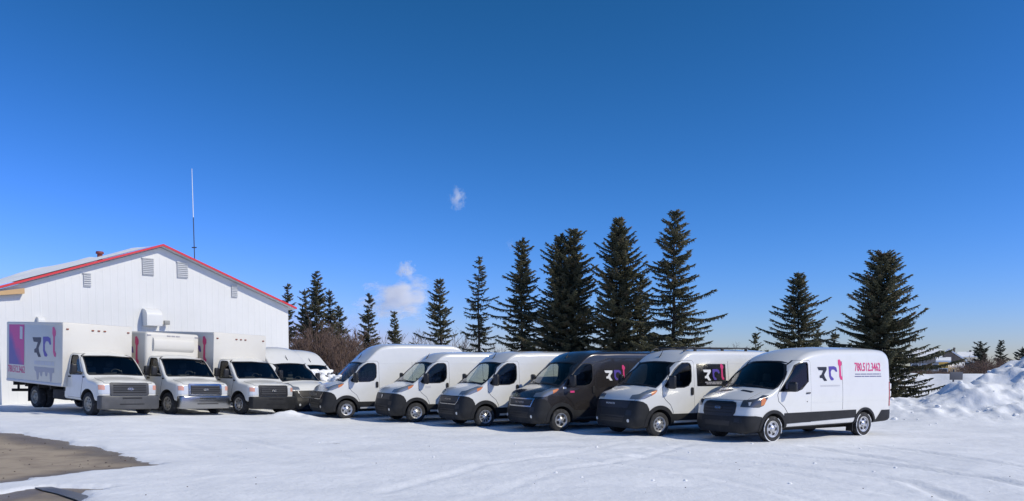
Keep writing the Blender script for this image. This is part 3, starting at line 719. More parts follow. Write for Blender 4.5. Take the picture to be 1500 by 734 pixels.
    def build(s, name, P, theta, label, near=1, paint=None, group='cargo vans parked in the lot', rim='steel', snow=False, zset=None):
        a0 = s.S['axle'][0]; Rm = Matrix.Rotation(theta, 3, 'Z')
        loc = Vector((P[0], P[1], 0)) - Rm @ Vector((near * 1.0, a0 - s.yc, 0))
        z = gz1(P[0], P[1]) - 0.012 if zset is None else zset
        root = empty(name, (loc.x, loc.y, z), theta, label, 'van', group)
        def painted(me):
            if paint is None: return me
            me = me.copy(); 
            for i, m in enumerate(me.materials):
                if m == M['paint']: me.materials[i] = paint
            return me
        obj('body', painted(s.body), root)
        for sd in (1, -1):
            d = obj('door', painted(s.door[sd]), root); obj('door_seam', s.seam[sd], d)
            obj('side_window', s.sglass[sd], d)
            obj('side_cladding', s.clad[sd], root); obj('sill', s.sill[sd], root)
            h = obj('headlight', s.head[sd], root); obj('turn_signal', s.amb[sd], h); obj('reflector', s.headc[sd], h)
            obj('tail_light', s.tail[sd], root)
        w = obj('windshield', s.ws, root); obj('windshield_seal', s.wsband, w)
        for sd in (1, -1): obj('window_seal', s.swband[sd], root)
        for f in s.flare: obj('wheel_arch', f, root)
        b = obj('front_bumper', s.bumper, root); obj('rear_bumper', s.rbumper, root)
        h = obj('hood', painted(s.hood), root); obj('hood_seam', s.hoodseam, h)
        for a in s.S['axle']:
            for sd in (1, -1): wheel_parts(root, (sd * 0.895, a, 0.35), sd, 0.35, 0.235, rim, 'silver', s.yc, snow)
        def under():
            bm = bmesh.new()
            for x in (-0.42, 0.42): add_box(bm, (x - 0.05, 0.5 - s.yc, 0.24), (x + 0.05, s.S['L'] - 0.3 - s.yc, 0.40))
            add_box(bm, (-0.45, 2.4 - s.yc, 0.22), (0.1, 3.4 - s.yc, 0.40), 0.04); add_tube(bm, [(-0.8, s.S['axle'][1] - s.yc, 0.33), (0.8, s.S['axle'][1] - s.yc, 0.33)], 0.06, 8)
            add_box(bm, (-0.65, 0.35 - s.yc, 0.22), (0.65, 1.5 - s.yc, 0.34))
            return bm_mesh(bm, 'under')
        obj('underbody', cached(('under', s.key), under), root, M['frame'])
        for i, (p0, p1) in enumerate((((0.62, 1.02), (0.02, 1.20)), ((-0.1, 1.0), (-0.66, 1.14)))):
            pass
        return root, b

cav_pm = [(1.02, 0.85), (0.98, 1.30), (1.70, 2.06), (2.22, 2.20), (2.22, 0.85)]
cav_tr = [(1.15, 0.85), (1.12, 1.30), (1.88, 2.06), (2.44, 2.20), (2.44, 0.85)]
KPM = VanKit('pm', PM, PM_WS, PM_SW, PM_DOOR, PM_BUMP, PM_HEAD, PM_AMB, cav_pm, 0.43)
KPT = VanKit('pmt', PMT, PM_WS, PM_SW, PM_DOOR, PM_BUMP, PM_HEAD, PM_AMB, cav_pm, 0.43)
KTR = VanKit('tr', TR, TR_WS, TR_SW, TR_DOOR, TR_BUMP, TR_HEAD, TR_AMB, cav_tr, 0.42)

def rect(x0, x1, z0, z1): return [(x0, z0), (x1, z0), (x1, z1), (x0, z1)]
def text_front(kit, txt, w, h, x0, z0, off, mat, parent, name):
    def fn(a, b):
        hit, n, i, d = kit.bvh.ray_cast(Vector((x0 + a, -3, z0 + b)), Vector((0, 1, 0)))
        p = hit + n * off if hit else Vector((x0 + a, 0, z0 + b)); return (p.x, p.y - kit.yc, p.z)
    return obj(name, text_on(txt, w, h, fn), parent, mat)
def pm_common(kit, root, bump, style):
    yc = kit.yc; k = kit.key
    cab_interior(root, 1.02, 1.78, 0.86, 0.78, yc, 'pm', 1.42)
    mirror_parts(root, 1.17, 1.26, 1.55, yc, 'pm', 0.22, 0.38)
    for sd in (1, -1):
        obj('door_handle', cached((k, 'hnd', sd), lambda: kit.spatch([(2.11, 1.17), (2.19, 1.17), (2.20, 1.21), (2.20, 1.36), (2.18, 1.39), (2.12, 1.39), (2.10, 1.36), (2.10, 1.21)], sd, 0.03, 0.03, M['trim'])), root)
        obj('crease', cached((k, 'crs', sd), lambda: kit.spatch(rect(2.30, 5.7, 2.085, 2.10), sd, 0.004, 0.004, M['paint'])), root) if style != 'chrome_frame' else None
        obj('rear_seam', cached((k, 'rsm', sd), lambda: kit.spatch(rect(3.62, 3.63, 0.70, 2.15), sd, 0.002, 0.003, M['trim'], 0.3)), root)
    obj('grille', cached((k, 'gr'), lambda: kit.fpatch([(-0.62, 0.82), (0.62, 0.82), (0.70, 0.98), (0.66, 1.005), (-0.66, 1.005), (-0.70, 0.98)], 0.022, 0.01, M['trim'])), bump)
    obj('lower_intake', cached((k, 'li'), lambda: kit.fpatch([(-0.50, 0.42), (0.50, 0.42), (0.56, 0.60), (-0.56, 0.60)], 0.020, 0.008, M['trim'])), bump)
    for sd in (1, -1):
        obj('fog_light', cached((k, 'fog', sd), lambda: kit.fpatch([(sd * 0.72 + 0.045 * math.cos(t), 0.47 + 0.045 * math.sin(t)) for t in np.linspace(0, 2 * math.pi, 13)[:-1]], 0.026, 0.01, M['lampclear'])), bump)
        obj('side_intake', cached((k, 'si', sd), lambda: kit.fpatch(rect(min(sd * 0.60, sd * 0.80), max(sd * 0.60, sd * 0.80), 0.62, 0.76), 0.020, 0.006, M['trim'])), bump)
    for zz in ((0.48, 0.54)):
        obj('intake_slat', cached((k, 'sl', zz), lambda: kit.fpatch(rect(-0.5, 0.5, zz - 0.008, zz + 0.008), 0.030, 0.01, M['plastic'])), bump)
    if style == 'chrome_u':
        for poly in ([(-0.66, 0.82), (-0.58, 0.74), (0.58, 0.74), (0.66, 0.82), (0.63, 0.83), (0.56, 0.765), (-0.56, 0.765), (-0.63, 0.83)],
                     [(0.63, 0.82), (0.66, 0.82), (0.74, 1.0), (0.71, 1.0)], [(-0.66, 0.82), (-0.63, 0.82), (-0.71, 1.0), (-0.74, 1.0)]):
            obj('chrome_strip', kit.fpatch(poly, 0.030, 0.012, M['chrome']), bump)
        text_front(kit, 'PROMASTER', 0.46, 0.045, 0, 0.91, 0.034, M['chrome'], bump, 'lettering')
    elif style == 'chrome_frame':
        o = [(-0.64, 0.75), (0.64, 0.75), (0.74, 1.015), (-0.74, 1.015)]; i = [(-0.60, 0.79), (0.60, 0.79), (0.685, 0.98), (-0.685, 0.98)]
        for a, b in ((0, 1), (1, 2), (2, 3), (3, 0)): obj('chrome_strip', kit.fpatch([o[a], o[b], i[b], i[a]], 0.030, 0.014, M['chrome']), bump)
        text_front(kit, 'PROMASTER', 0.50, 0.06, 0, 0.885, 0.034, M['chrome'], bump, 'lettering')
    elif style == 'plain_text':
        text_front(kit, 'PROMASTER', 0.42, 0.05, -0.12, 0.93, 0.034, M['ink_white'], bump, 'lettering')
    elif style == 'slats':
        for zz in (0.86, 0.91, 0.96): obj('grille_slat', kit.fpatch(rect(-0.62, 0.62, zz - 0.009, zz + 0.009), 0.034, 0.012, M['grillegrey']), bump)
        obj('emblem', kit.fpatch([(-0.05, 0.98), (0.05, 0.98), (0.06, 0.93), (0.03, 0.86), (0, 0.84), (-0.03, 0.86), (-0.06, 0.93)], 0.044, 0.012, M['chrome']), bump)
    if style != 'none':
        h, n, i, d = kit.bvh.ray_cast(Vector((0, 1.78, 6)), Vector((0, 0, -1)))
        o = obj('antenna_mast', cached('pmant', lambda: tube_me([(0, 0, -0.02), (0, 0.03, 0.03), (0, 0.13, 0.19)], [0.032, 0.018, 0.007], 6)), root, M['trim']); o.location = (0, 1.78 - yc, h.z)
    for x0, x1 in ((0.60, -0.05), (-0.08, -0.68)):
        pts = []
        for t in np.linspace(0, 1, 6):
            x = x0 + (x1 - x0) * t; z = 1.445 + 0.06 * t
            h, n, i, d = kit.bvh.ray_cast(Vector((x, -3, z)), Vector((0, 1, 0))); p = h + n * 0.022; pts.append((p.x, p.y - yc, p.z))
        obj('wiper', tube_me(pts, 0.010, 5), root, M['trim'])

VT = R(-60)
# front near wheels of the vans, taken from the photograph as ground positions
def gp(u, Y): 
    d = ray(u, 620); return (d.x / d.y * Y, Y)
vA, bA = KPT.build('cargo_van', gp(508, 28.9), VT, 'tall high-roof white van with snow on its windshield, first of the black-bumpered row', rim='oval')
pm_common(KPT, vA, bA, 'chrome_u')
vB, bB = KPM.build('cargo_van', gp(610, 27.2), VT, 'white van with slatted black grille and small emblem, just right of the tall van', rim='steel')
pm_common(KPM, vB, bB, 'slats')
vC, bC = KPM.build('cargo_van', gp(711, 25.2), VT, 'white van with chrome U-shaped grille strip beside the dark van', rim='alloy')
pm_common(KPM, vC, bC, 'chrome_u')
vD, bD = KPM.build('cargo_van', gp(822, 23.6), VT, 'dark brown-grey van, the only dark one in the row', paint=M['darkpaint'], rim='spoke')
pm_common(KPM, vD, bD, 'chrome_frame')
vE, bE = KPM.build('cargo_van', gp(966, 21.8), VT, 'white van with black logo panel behind its door and a roof rack', rim='steel')
pm_common(KPM, vE, bE, 'plain_text')
vF, bF = KTR.build('cargo_van', gp(1132, 20.2), VT, 'white van with pink phone number on its side, nearest and farthest right', rim='oval', snow=True)
TT = R(53)
vG, bG = KPT.build('cargo_van', gp(411, 31.3), TT, 'white van squeezed beside the dark-bumpered box truck, windshield clear', near=-1, rim='steel', zset=-0.05)
pm_common(KPT, vG, bG, 'chrome_u')
vH, bH = KPT.build('cargo_van', gp(447, 34.6), TT, 'rearmost white van with snow-covered windshield behind the tall van', near=-1, rim='steel', zset=-0.12)
pm_common(KPT, vH, bH, 'chrome_u')

# the van with the black logo panel: film panel, lettering, roof rack
def logo(kit, root, y0, z0, w, h, side, mats, parent, off=0.012):
    fn = surf(kit.bvh, kit.yc, y0, z0, side, off)
    for k, m in zip('abc', mats): obj('logo_letter', flat_polys([glyph(k, w, h)], fn), parent, M[m])
    return fn
pan = obj('logo_panel', KPM.spatch([(2.38, 1.42), (3.50, 1.42), (3.52, 1.44), (3.52, 2.05), (3.50, 2.07), (2.38, 2.07), (2.36, 2.05), (2.36, 1.44)], 1, 0.008, 0.006, M['blackfilm']), vE)
fnE = logo(KPM, vE, 3.02, 1.83, 0.85, 0.50, 1, ('ink_white', 'ink_purple', 'ink_pink'), pan, 0.013)
obj('small_print', flat_polys(dashes(0.8, 0.03, [(-0.30, -0.35, 0.35), (-0.345, -0.30, 0.30)], 3), fnE), pan, M['ink_midgrey'])
def rack():
    bm = bmesh.new(); z = 2.545; yc = KPM.yc
    for x in (-0.74, 0.74):
        add_tube(bm, [(x, 2.05 - yc, 2.44), (x, 2.25 - yc, z), (x, 4.75 - yc, z + 0.01)], 0.020, 8)
        for y in (2.5, 3.6, 4.6): add_box(bm, (x - 0.025, y - 0.04 - yc, 2.42), (x + 0.025, y + 0.04 - yc, z))
    for y in (2.4, 3.1, 3.8, 4.5): add_box(bm, (-0.76, y - 0.03 - yc, z - 0.005), (0.76, y + 0.03 - yc, z + 0.03), 0.008)
    return bm_mesh(bm, 'rack', 40)
obj('roof_rack', rack(), vE, M['trim'])
logo(KPM, vD, 3.02, 1.80, 0.85, 0.50, 1, ('ink_white', 'ink_purple', 'ink_pink'), vD, 0.010)
obj('door_decal', flat_polys([[(-0.06, -0.03), (0.06, -0.03), (0.06, 0.03), (-0.06, 0.03)]], surf(KPM.bvh, KPM.yc, 1.06, 1.34, 1, 0.012)), vD, M['ink_white'])
obj('door_decal', flat_polys([[(-0.08, -0.03), (0.08, -0.03), (0.08, 0.03), (-0.08, 0.03)]], surf(KPM.bvh, KPM.yc, 1.34, 1.22, 1, 0.012)), vD, M['ink_pink'])
obj('door_decal', flat_polys([[(-0.10, -0.04), (0.10, -0.04), (0.10, 0.04), (-0.10, 0.04)]], surf(KPM.bvh, KPM.yc, 1.40, 1.26, 1, 0.012)), vB, M['ink_grey'])

# the nearest van: face, lettering
kit = KTR; yc = kit.yc
cab_interior(vF, 1.16, 1.95, 0.86, 0.78, yc, 'tr', 1.42)
mirror_parts(vF, 1.20, 1.52, 1.46, yc, 'tr', 0.24, 0.26)
g = obj('grille', kit.fpatch([(-0.50, 0.69), (0.50, 0.69), (0.57, 0.78), (0.58, 0.96), (0.53, 1.045), (0.42, 1.07), (-0.42, 1.07), (-0.53, 1.045), (-0.58, 0.96), (-0.57, 0.78)], 0.022, 0.02, M['trim']), vF)
for zz in (0.78, 0.86, 0.94, 1.01): obj('grille_slat', kit.fpatch(rect(-0.50, 0.50, zz - 0.012, zz + 0.012), 0.030, 0.012, M['plastic']), g)
ov = obj('emblem', kit.fpatch([(0.13 * math.cos(t), 0.90 + 0.05 * math.sin(t)) for t in np.linspace(0, 2 * math.pi, 21)[:-1]], 0.045, 0.015, M['grillegrey']), g)
text_front(kit, 'Ford', 0.17, 0.05, 0, 0.90, 0.048, M['chrome'], g, 'lettering')
obj('lower_intake', kit.fpatch([(-0.42, 0.44), (0.42, 0.44), (0.46, 0.56), (-0.46, 0.56)], 0.020, 0.008, M['trim']), bF)
for sd in (1, -1):
    obj('fog_recess', kit.fpatch(rect(min(sd * 0.58, sd * 0.80), max(sd * 0.58, sd * 0.80), 0.54, 0.64), 0.020, 0.006, M['trim']), bF)
    obj('hood_vent', shift(patch(kit.bvh, [(sd * 0.16, 0.70), (sd * 0.56, 0.67), (sd * 0.57, 0.76), (sd * 0.17, 0.79)] if sd > 0 else [(-0.16, 0.70), (-0.17, 0.79), (-0.57, 0.76), (-0.56, 0.67)], 'Z', 0.016, 0.004, 0.1), -yc), vF, M['trim'])
    h = obj('door_handle', kit.spatch([(2.26, 1.26), (2.42, 1.27), (2.42, 1.30), (2.26, 1.295)], sd, 0.03, 0.03, M['trim']), vF)
    obj('rear_seam', kit.spatch(rect(3.78, 3.79, 0.80, 2.15), sd, 0.002, 0.003, M['trim'], 0.3), vF)
    obj('crease', kit.spatch(rect(2.55, 5.75, 1.02, 1.035), sd, 0.004, 0.004, M['paint']), vF)
    obj('door_lock', kit.spatch([(2.30 + 0.016 * math.cos(t), 1.05 + 0.016 * math.sin(t)) for t in np.linspace(0, 6.28, 9)[:-1]], sd, 0.012, 0.006, M['trim']), vF)
fnF = logo(kit, vF, 3.27, 1.90, 1.05, 0.60, 1, ('ink_black', 'ink_purple', 'ink_pink'), vF, 0.006)
obj('small_print', flat_polys(dashes(0.9, 0.035, [(-0.43, -0.42, 0.42)], 4), fnF), vF, M['ink_grey'])
fnF2 = surf(kit.bvh, yc, 4.92, 1.99, 1, 0.006)
obj('phone_number', text_on('780.512.3462', 1.16, 0.25, fnF2, 0.018), vF, M['ink_pink'])
obj('small_print', flat_polys(dashes(1.15, 0.022, [(-0.205, -0.58, 0.58), (-0.27, -0.60, 0.60)], 5), fnF2), vF, M['ink_navy'])
for x0, x1 in ((0.60, -0.05), (-0.08, -0.68)):
    pts = []
    for t in np.linspace(0, 1, 6):
        x = x0 + (x1 - x0) * t; z = 1.455 + 0.05 * t
        h, n, i, d = kit.bvh.ray_cast(Vector((x, -3, z)), Vector((0, 1, 0))); p = h + n * 0.022; pts.append((p.x, p.y - yc, p.z))
    obj('wiper', tube_me(pts, 0.010, 5), vF, M['trim'])
mf = obj('mud_flap', box_me((0.78, 4.28 - yc, 0.16), (1.0, 4.30 - yc, 0.46)), vF, M['trim'])
obj('rear_step', box_me((-0.5, kit.S['L'] - yc, 0.40), (0.5, kit.S['L'] + 0.14 - yc, 0.47), 0.02), vF, M['plastic'])
def hinge():
    bm = bmesh.new()
    for z in (0.95, 1.2, 1.42): add_box(bm, (0.80, kit.S['L'] - 0.02 - yc, z - 0.09), (0.98, kit.S['L'] + 0.075 - yc, z + 0.09), 0.03)
    return bm_mesh(bm, 'hinge', 40)
obj('rear_door_hinge', hinge(), vF, M['paint'])

# ---------------------------------------------------------------- box trucks
class CabKit:
    def __init__(s):
        S = EC; body = body_mesh(S, M['truckpaint']); s.bvh = bvh_of(body); s.yc = 3.3; yc = s.yc
        cav = [(1.06, 0.85), (1.04, 1.30), (1.50, 1.88), (2.10, 1.96), (2.10, 0.85)]
        D, I = 'DIFFERENCE', 'INTERSECT'
        cut = [(prism(cav, 'X', -0.76, 0.76, M['void']), D), (prism(EC_WS, 'Y', -0.6, 1.75, M['void']), D), (prism(EC_SW, 'X', -2, 2, M['void']), D), (prism(circle(0.78, 0.42, 0.46), 'X', -2, 2, M['void']), D)]
        s.body = shift(boolean(body.copy(), cut, 32), -yc)
        sh = lambda o, i, m: shell_mesh(body, o, i, m)
        s.door, s.seam, s.glass, s.head, s.amb = {}, {}, {}, {}, {}
        for sd in (-1, 1):
            lo, hi = (0.3, 2) if sd > 0 else (-2, -0.3)
            s.seam[sd] = shift(boolean(sh(0.003, 0.01, M['trim']), [(prism(grow(EC_DOOR, 0.010), 'X', lo, hi), I), (prism(grow(EC_SW, -0.004), 'X', -3, 3), D)]), -yc)
            s.door[sd] = shift(boolean(sh(0.007, 0.01, M['truckpaint']), [(prism(EC_DOOR, 'X', lo, hi), I), (prism(grow(EC_SW, 0.010), 'X', -3, 3), D)]), -yc)
            s.glass[sd] = shift(patch(s.bvh, grow(EC_SW, 0.012), 'X', -0.01, 0, 0.12, sd), -yc); s.glass[sd].materials.append(M['sideglass'])
            lo, hi = (0.62, 2) if sd > 0 else (-2, -0.62)
            s.head[sd] = shift(boolean(sh(0.010, 0.01, M['lampclear']), [(prism([(-0.3, 0.75), (0.16, 0.75), (0.18, 1.04), (-0.3, 1.04)], 'X', lo, hi), I)]), -yc)
            lo, hi = (0.80, 2) if sd > 0 else (-2, -0.80)
            s.amb[sd] = shift(boolean(sh(0.014, 0.01, M['paleamber']), [(prism([(0.0, 0.88), (0.15, 0.88), (0.17, 1.03), (0.0, 1.03)], 'X', lo, hi), I)]), -yc)
        s.ws = shift(patch(s.bvh, grow(EC_WS, 0.015), 'Y', -0.01, 0, 0.10), -yc); s.ws.materials.append(M['glass'])
        s.wsband = shift(boolean(sh(0.003, 0.008, M['trim']), [(prism(grow(EC_WS, 0.020), 'Y', -0.6, 1.9), I), (prism(grow(EC_WS, -0.016), 'Y', -1, 2.2), D)]), -yc)
        s.swband = {sd: shift(boolean(sh(0.008, 0.008, M['trim']), [(prism(grow(EC_SW, 0.016), 'X', min(sd * 0.4, sd * 2), max(sd * 0.4, sd * 2)), I), (prism(grow(EC_SW, -0.008), 'X', -3, 3), D)]), -yc) for sd in (1, -1)}
        hd = [(-0.78, 0.02), (0.78, 0.02), (0.80, 0.55), (0.78, 0.76), (-0.78, 0.76), (-0.80, 0.55)]
        s.hood = shift(boolean(sh(0.006, 0.01, M['truckpaint']), [(prism(hd, 'Z', 1.10, 1.8), I)]), -yc)
        s.hoodseam = shift(boolean(sh(0.002, 0.01, M['trim']), [(prism(grow(hd, 0.008), 'Z', 1.09, 1.8), I)]), -yc)
KEC = CabKit()
def fp(poly, off, th, mat, grid=0.1):
    me = shift(patch(KEC.bvh, poly, 'Y', off, th, grid), -KEC.yc); me.materials.append(mat); return me
M['print_panel'] = bpy.data.materials.new('magenta_print'); M['print_panel'].use_nodes = True
def _pp():
    nt = M['print_panel'].node_tree; b = nt.nodes['Principled BSDF']; b.inputs['Roughness'].default_value = 0.4
    tc = nt.nodes.new('ShaderNodeTexCoord'); sp = nt.nodes.new('ShaderNodeSeparateXYZ'); nt.links.new(tc.outputs['Generated'], sp.inputs[0])
    ns = nt.nodes.new('ShaderNodeTexNoise'); ns.inputs['Scale'].default_value = 2.2; nt.links.new(tc.outputs['Generated'], ns.inputs['Vector'])
    a = nt.nodes.new('ShaderNodeMath'); a.operation = 'MULTIPLY_ADD'; a.inputs[1].default_value = -0.9; nt.links.new(sp.outputs['Y'], a.inputs[0]); nt.links.new(sp.outputs['Z'], a.inputs[2])
    c = nt.nodes.new('ShaderNodeMath'); c.operation = 'MULTIPLY_ADD'; c.inputs[1].default_value = 0.5; nt.links.new(ns.outputs['Fac'], c.inputs[0]); nt.links.new(a.outputs[0], c.inputs[2])
    rp = nt.nodes.new('ShaderNodeValToRGB'); e = rp.color_ramp.elements
    e[0].position = 0.0; e[0].color = (0.10, 0.07, 0.30, 1); e[1].position = 0.30; e[1].color = (0.58, 0.03, 0.22, 1)
    nt.links.new(c.outputs[0], rp.inputs[0]); nt.links.new(rp.outputs[0], b.inputs['Base Color'])
_pp()
def box_truck(P, label, bumper_m, grille_m, box_kind, frame_m=None, rim='dirtyrim'):
    s = KEC; yc = s.yc; th = R(54.5); Rm = Matrix.Rotation(th, 3, 'Z')
    nrm = Vector((0.045, 0.0, 1.0)).normalized(); fw = Rm @ Vector((0, 1, 0)); xx = fw.cross(nrm).normalized(); Rm = Matrix((xx, nrm.cross(xx), nrm)).transposed()
    loc = Vector((P[0], P[1], gz1(*P) - 0.012)) - Rm @ Vector((-0.95, 0.78 - yc, 0))
    root = empty('box_truck', loc, th, label, 'truck', 'box trucks parked by the building')
    root.rotation_euler = Rm.to_euler()
    obj('cab', s.body, root)
    for sd in (1, -1):
        d = obj('door', s.door[sd], root); obj('door_seam', s.seam[sd], d); obj('side_window', s.glass[sd], d)
        h = obj('headlight', s.head[sd], root); obj('turn_signal', s.amb[sd], h)
        obj('door_handle', cached(('echnd', sd), lambda: shift(patch(s.bvh, rect(1.90, 2.04, 1.20, 1.25), 'X', 0.025, 0.02, 0.2, sd), -yc)), d, M['trim'])
        obj('side_marker', cached(('ecmk', sd), lambda: shift(patch(s.bvh, rect(0.98, 1.10, 1.22, 1.27), 'X', 0.012, 0.01, 0.2, sd), -yc)), root, M['trim'])
    w = obj('windshield', s.ws, root); obj('windshield_seal', s.wsband, w)
    for sd in (1, -1): obj('window_seal', s.swband[sd], root)
    h = obj('hood', s.hood, root); obj('hood_seam', s.hoodseam, h)
    cab_interior(root, 1.08, 1.72, 0.86, 0.74, yc, 'ec', 1.34)
    mirror_parts(root, 1.22, 1.22, 1.50, yc, 'ec', 0.19, 0.33)
    g = obj('grille', fp([(-0.62, 0.71), (0.62, 0.71), (0.64, 0.74), (0.64, 1.065), (0.60, 1.10), (-0.60, 1.10), (-0.64, 1.065), (-0.64, 0.74)], 0.03, 0.03, M[grille_m] if not frame_m else M[frame_m]), root)
    if frame_m: obj('grille_inset', fp(rect(-0.56, 0.56, 0.76, 1.05), 0.036, 0.01, M[grille_m]), g)
    for zz in (0.80, 0.875, 0.95, 1.02): obj('grille_slat', fp(rect(-0.54, 0.54, zz - 0.014, zz + 0.014), 0.048, 0.02, M['plastic'] if grille_m != 'trim' else M['grillegrey']), g)
    obj('emblem', fp([(0.11 * math.cos(t), 0.91 + 0.045 * math.sin(t)) for t in np.linspace(0, 2 * math.pi, 17)[:-1]], 0.055, 0.012, M['chrome']), g)
    def bump():
        pl = [(-1.0, 0.14), (-1.0, 0.02), (-0.95, -0.06), (-0.80, -0.11), (-0.3, -0.14), (0.3, -0.14), (0.80, -0.11), (0.95, -0.06), (1.0, 0.02), (1.0, 0.14)]
        bm = prism_bm([(x, y - yc) for x, y in pl], 'Z', 0.25, 0.70)
        es = [e for e in bm.edges if abs(e.verts[0].co.z - e.verts[1].co.z) < 1e-4]
        bmesh.ops.bevel(bm, geom=es, offset=0.045, segments=3, profile=0.5, affect='EDGES'); return bm_mesh(bm, 'bumper', 35)
    b = obj('bumper', cached(('ecb', bumper_m), bump), root, M[bumper_m])
    obj('bumper_slot', box_me((-0.32, -0.148 - yc, 0.60), (0.32, -0.12 - yc, 0.645)), b, M['trim'])
    obj('bumper_slot', box_me((-0.40, -0.148 - yc, 0.41), (0.40, -0.12 - yc, 0.44)), b, M['trim'])
    for sd in (1, -1):
        wheel_parts(root, (sd * 0.86, 0.78, 0.385), sd, 0.385, 0.235, 'steel', rim, yc)
        wheel_parts(root, (sd * 0.87, 4.55, 0.385), sd, 0.385, 0.235, 'steel', rim, yc, dual=True)
        wheel_parts(root, (sd * 0.60, 4.55, 0.385), sd, 0.385, 0.235, 'steel', rim, yc, dual=True)
    def chas():
        bm = bmesh.new()
        for x in (-0.42, 0.42): add_box(bm, (x - 0.04, 0.4 - yc, 0.50), (x + 0.04, 6.25 - yc, 0.72))
        for y in (2.3, 3.3, 4.2, 5.2, 6.15): add_box(bm, (-1.02, y - 0.04 - yc, 0.72), (1.02, y + 0.04 - yc, 0.845))
        add_tube(bm, [(-0.85, 4.55 - yc, 0.385), (0.85, 4.55 - yc, 0.385)], 0.08, 8); add_tube(bm, [(-0.85, 0.78 - yc, 0.385), (0.85, 0.78 - yc, 0.385)], 0.06, 8)
        add_box(bm, (-0.95, 2.4 - yc, 0.40), (-0.50, 3.3 - yc, 0.74), 0.05); add_box(bm, (0.45, 2.7 - yc, 0.42), (0.9, 3.6 - yc, 0.74), 0.05)
        add_box(bm, (-0.45, 0.3 - yc, 0.35), (0.45, 1.9 - yc, 0.60)); add_tube(bm, [(0.2, 2 - yc, 0.45), (0.2, 4.2 - yc, 0.45), (0.3, 6.0 - yc, 0.5)], 0.05, 8)
        add_box(bm, (-1.0, 6.28 - yc, 0.48), (1.0, 6.36 - yc, 0.58))
        for x in (-0.8, 0.8): add_box(bm, (x - 0.03, 6.26 - yc, 0.5), (x + 0.03, 6.32 - yc, 0.86))
        return bm_mesh(bm, 'chassis', 40)
    obj('chassis', cached('chassis', chas), root, M['frame'])
    for sd in (1, -1): obj('mud_flap', box_me((sd * 0.73 - 0.26, 5.05 - yc, 0.20), (sd * 0.73 + 0.26, 5.065 - yc, 0.80)), root, M['trim'])
    W, y0, y1, z0, z1 = (1.17, 2.12, 6.38, 0.86, 3.00) if box_kind == 'flat' else (1.04, 2.12, 6.38, 0.86, 2.86)
    if box_kind == 'flat':
        bm = bmesh.new(); add_box(bm, (-W, y0 - yc, z0), (W, y1 - yc, z1), 0.035, 2)
        bx = obj('cargo_box', bm_mesh(bm, 'cargo_box', 40), root, M['box'])
        for x in (-W - 0.004, W - 0.026): 
            for yy in (y0 - 0.004, ): pass
        obj('top_rail', box_me((-W - 0.008, y0 + 0.03 - yc, z1 - 0.09), (-W + 0.03, y1 - 0.03 - yc, z1 - 0.03), 0.008), bx, M['box'])
        obj('bottom_rail', box_me((-W - 0.012, y0 + 0.03 - yc, z0 + 0.015), (-W + 0.03, y1 - 0.03 - yc, z0 + 0.10), 0.008), bx, M['ink_grey'])
        zl = z1 - 0.22
    else:
        def rb():
            bm = bmesh.new(); add_box(bm, (-W, y0 - yc, z0), (W, y1 - yc, z1), 0.10, 4); return bm_mesh(bm, 'cargo_box', 32)
        bx = obj('cargo_box', rb(), root, M['box']); zl = z1 - 0.10
        def fr():
            # moulded nose panel curving in towards the cab roof
            prof = [(2.13, 2.16), (2.10, 2.20), (2.05, 2.24), (2.02, 2.30), (2.015, 2.42), (2.03, 2.56), (2.06, 2.64), (2.13, 2.68)]
            bm = prism_bm([(y - yc, z) for y, z in prof], 'X', -0.78, 0.78); return bm_mesh(bm, 'nose_panel', 40)
        obj('nose_panel', fr(), bx, M['box'])
    yl = y0 - 0.008 if box_kind == 'flat' else y0 - 0.002
    for x in (-1.02, -0.20, 0, 0.20, 1.02):
        if box_kind == 'flat': obj('clearance_light', box_me((x - 0.04, yl - 0.02 - yc, zl - 0.022), (x + 0.04, yl + 0.03 - yc, zl + 0.022), 0.008), bx, M['markerlens'])
        else: obj('clearance_light', box_me((x * 0.9 - 0.07, yl - 0.02 - yc, zl - 0.03), (x * 0.9 + 0.07, yl + 0.10 - yc, zl + 0.005), 0.008), bx, M['ink_midgrey'])
    # lettering on the viewer's side of the box: a runs to the viewer's right = towards the cab (-y)
    def fn(y, z, off=0.005): return lambda a, b: (-W - off, y - a - yc, z + b)
    f = fn(3.42, 2.32 if box_kind == 'flat' else 2.16)
    for k, m in zip('abc', ('ink_black', 'ink_purple', 'ink_pink')): obj('logo_letter', flat_polys([glyph(k, 1.75, 1.05)], f), bx, M[m])
    obj('small_print', flat_polys(dashes(1.5, 0.13, [(-0.72, -0.74, 0.74)], 7), f), bx, M['ink_grey'])
    dr = [(-0.74, -0.86), (0.74, -0.86), (0.74, -1.0), (0.60, -1.05), (0.55, -1.32), (0.46, -1.34), (0.40, -1.04), (0.28, -1.02), (0.22, -1.16), (0.12, -1.15), (0.06, -1.01), (-0.1, -1.02), (-0.16, -1.18), (-0.26, -1.16), (-0.30, -1.04), (-0.36, -1.05), (-0.42, -1.30), (-0.52, -1.30), (-0.58, -1.04), (-0.70, -0.98)]
    obj('drip_graphic', flat_polys([dr], f), bx, M['ink_midgrey'])
    f2 = fn(5.56, 2.10)
    pp = obj('print_panel', flat_polys([[(-0.60, -0.62), (0.62, -0.62), (0.62, 0.80), (-0.60, 0.80)]], f2), bx, M['print_panel'])
    obj('print_window', flat_polys([[(0.28, 0.30), (0.50, 0.28), (0.50, 0.72), (0.28, 0.74)]], fn(5.56, 2.10, 0.010)), pp, M['ink_grey'])
    obj('phone_number', text_on('780.512.3462', 1.34, 0.26, fn(5.55, 1.32), 0.018), bx, M['ink_pink'])
    return root
T1 = box_truck(gp(130, 24.9), 'box truck with grey bumper and pink panel on its box side, farthest left', 'greysteel', 'grillegrey', 'flat')
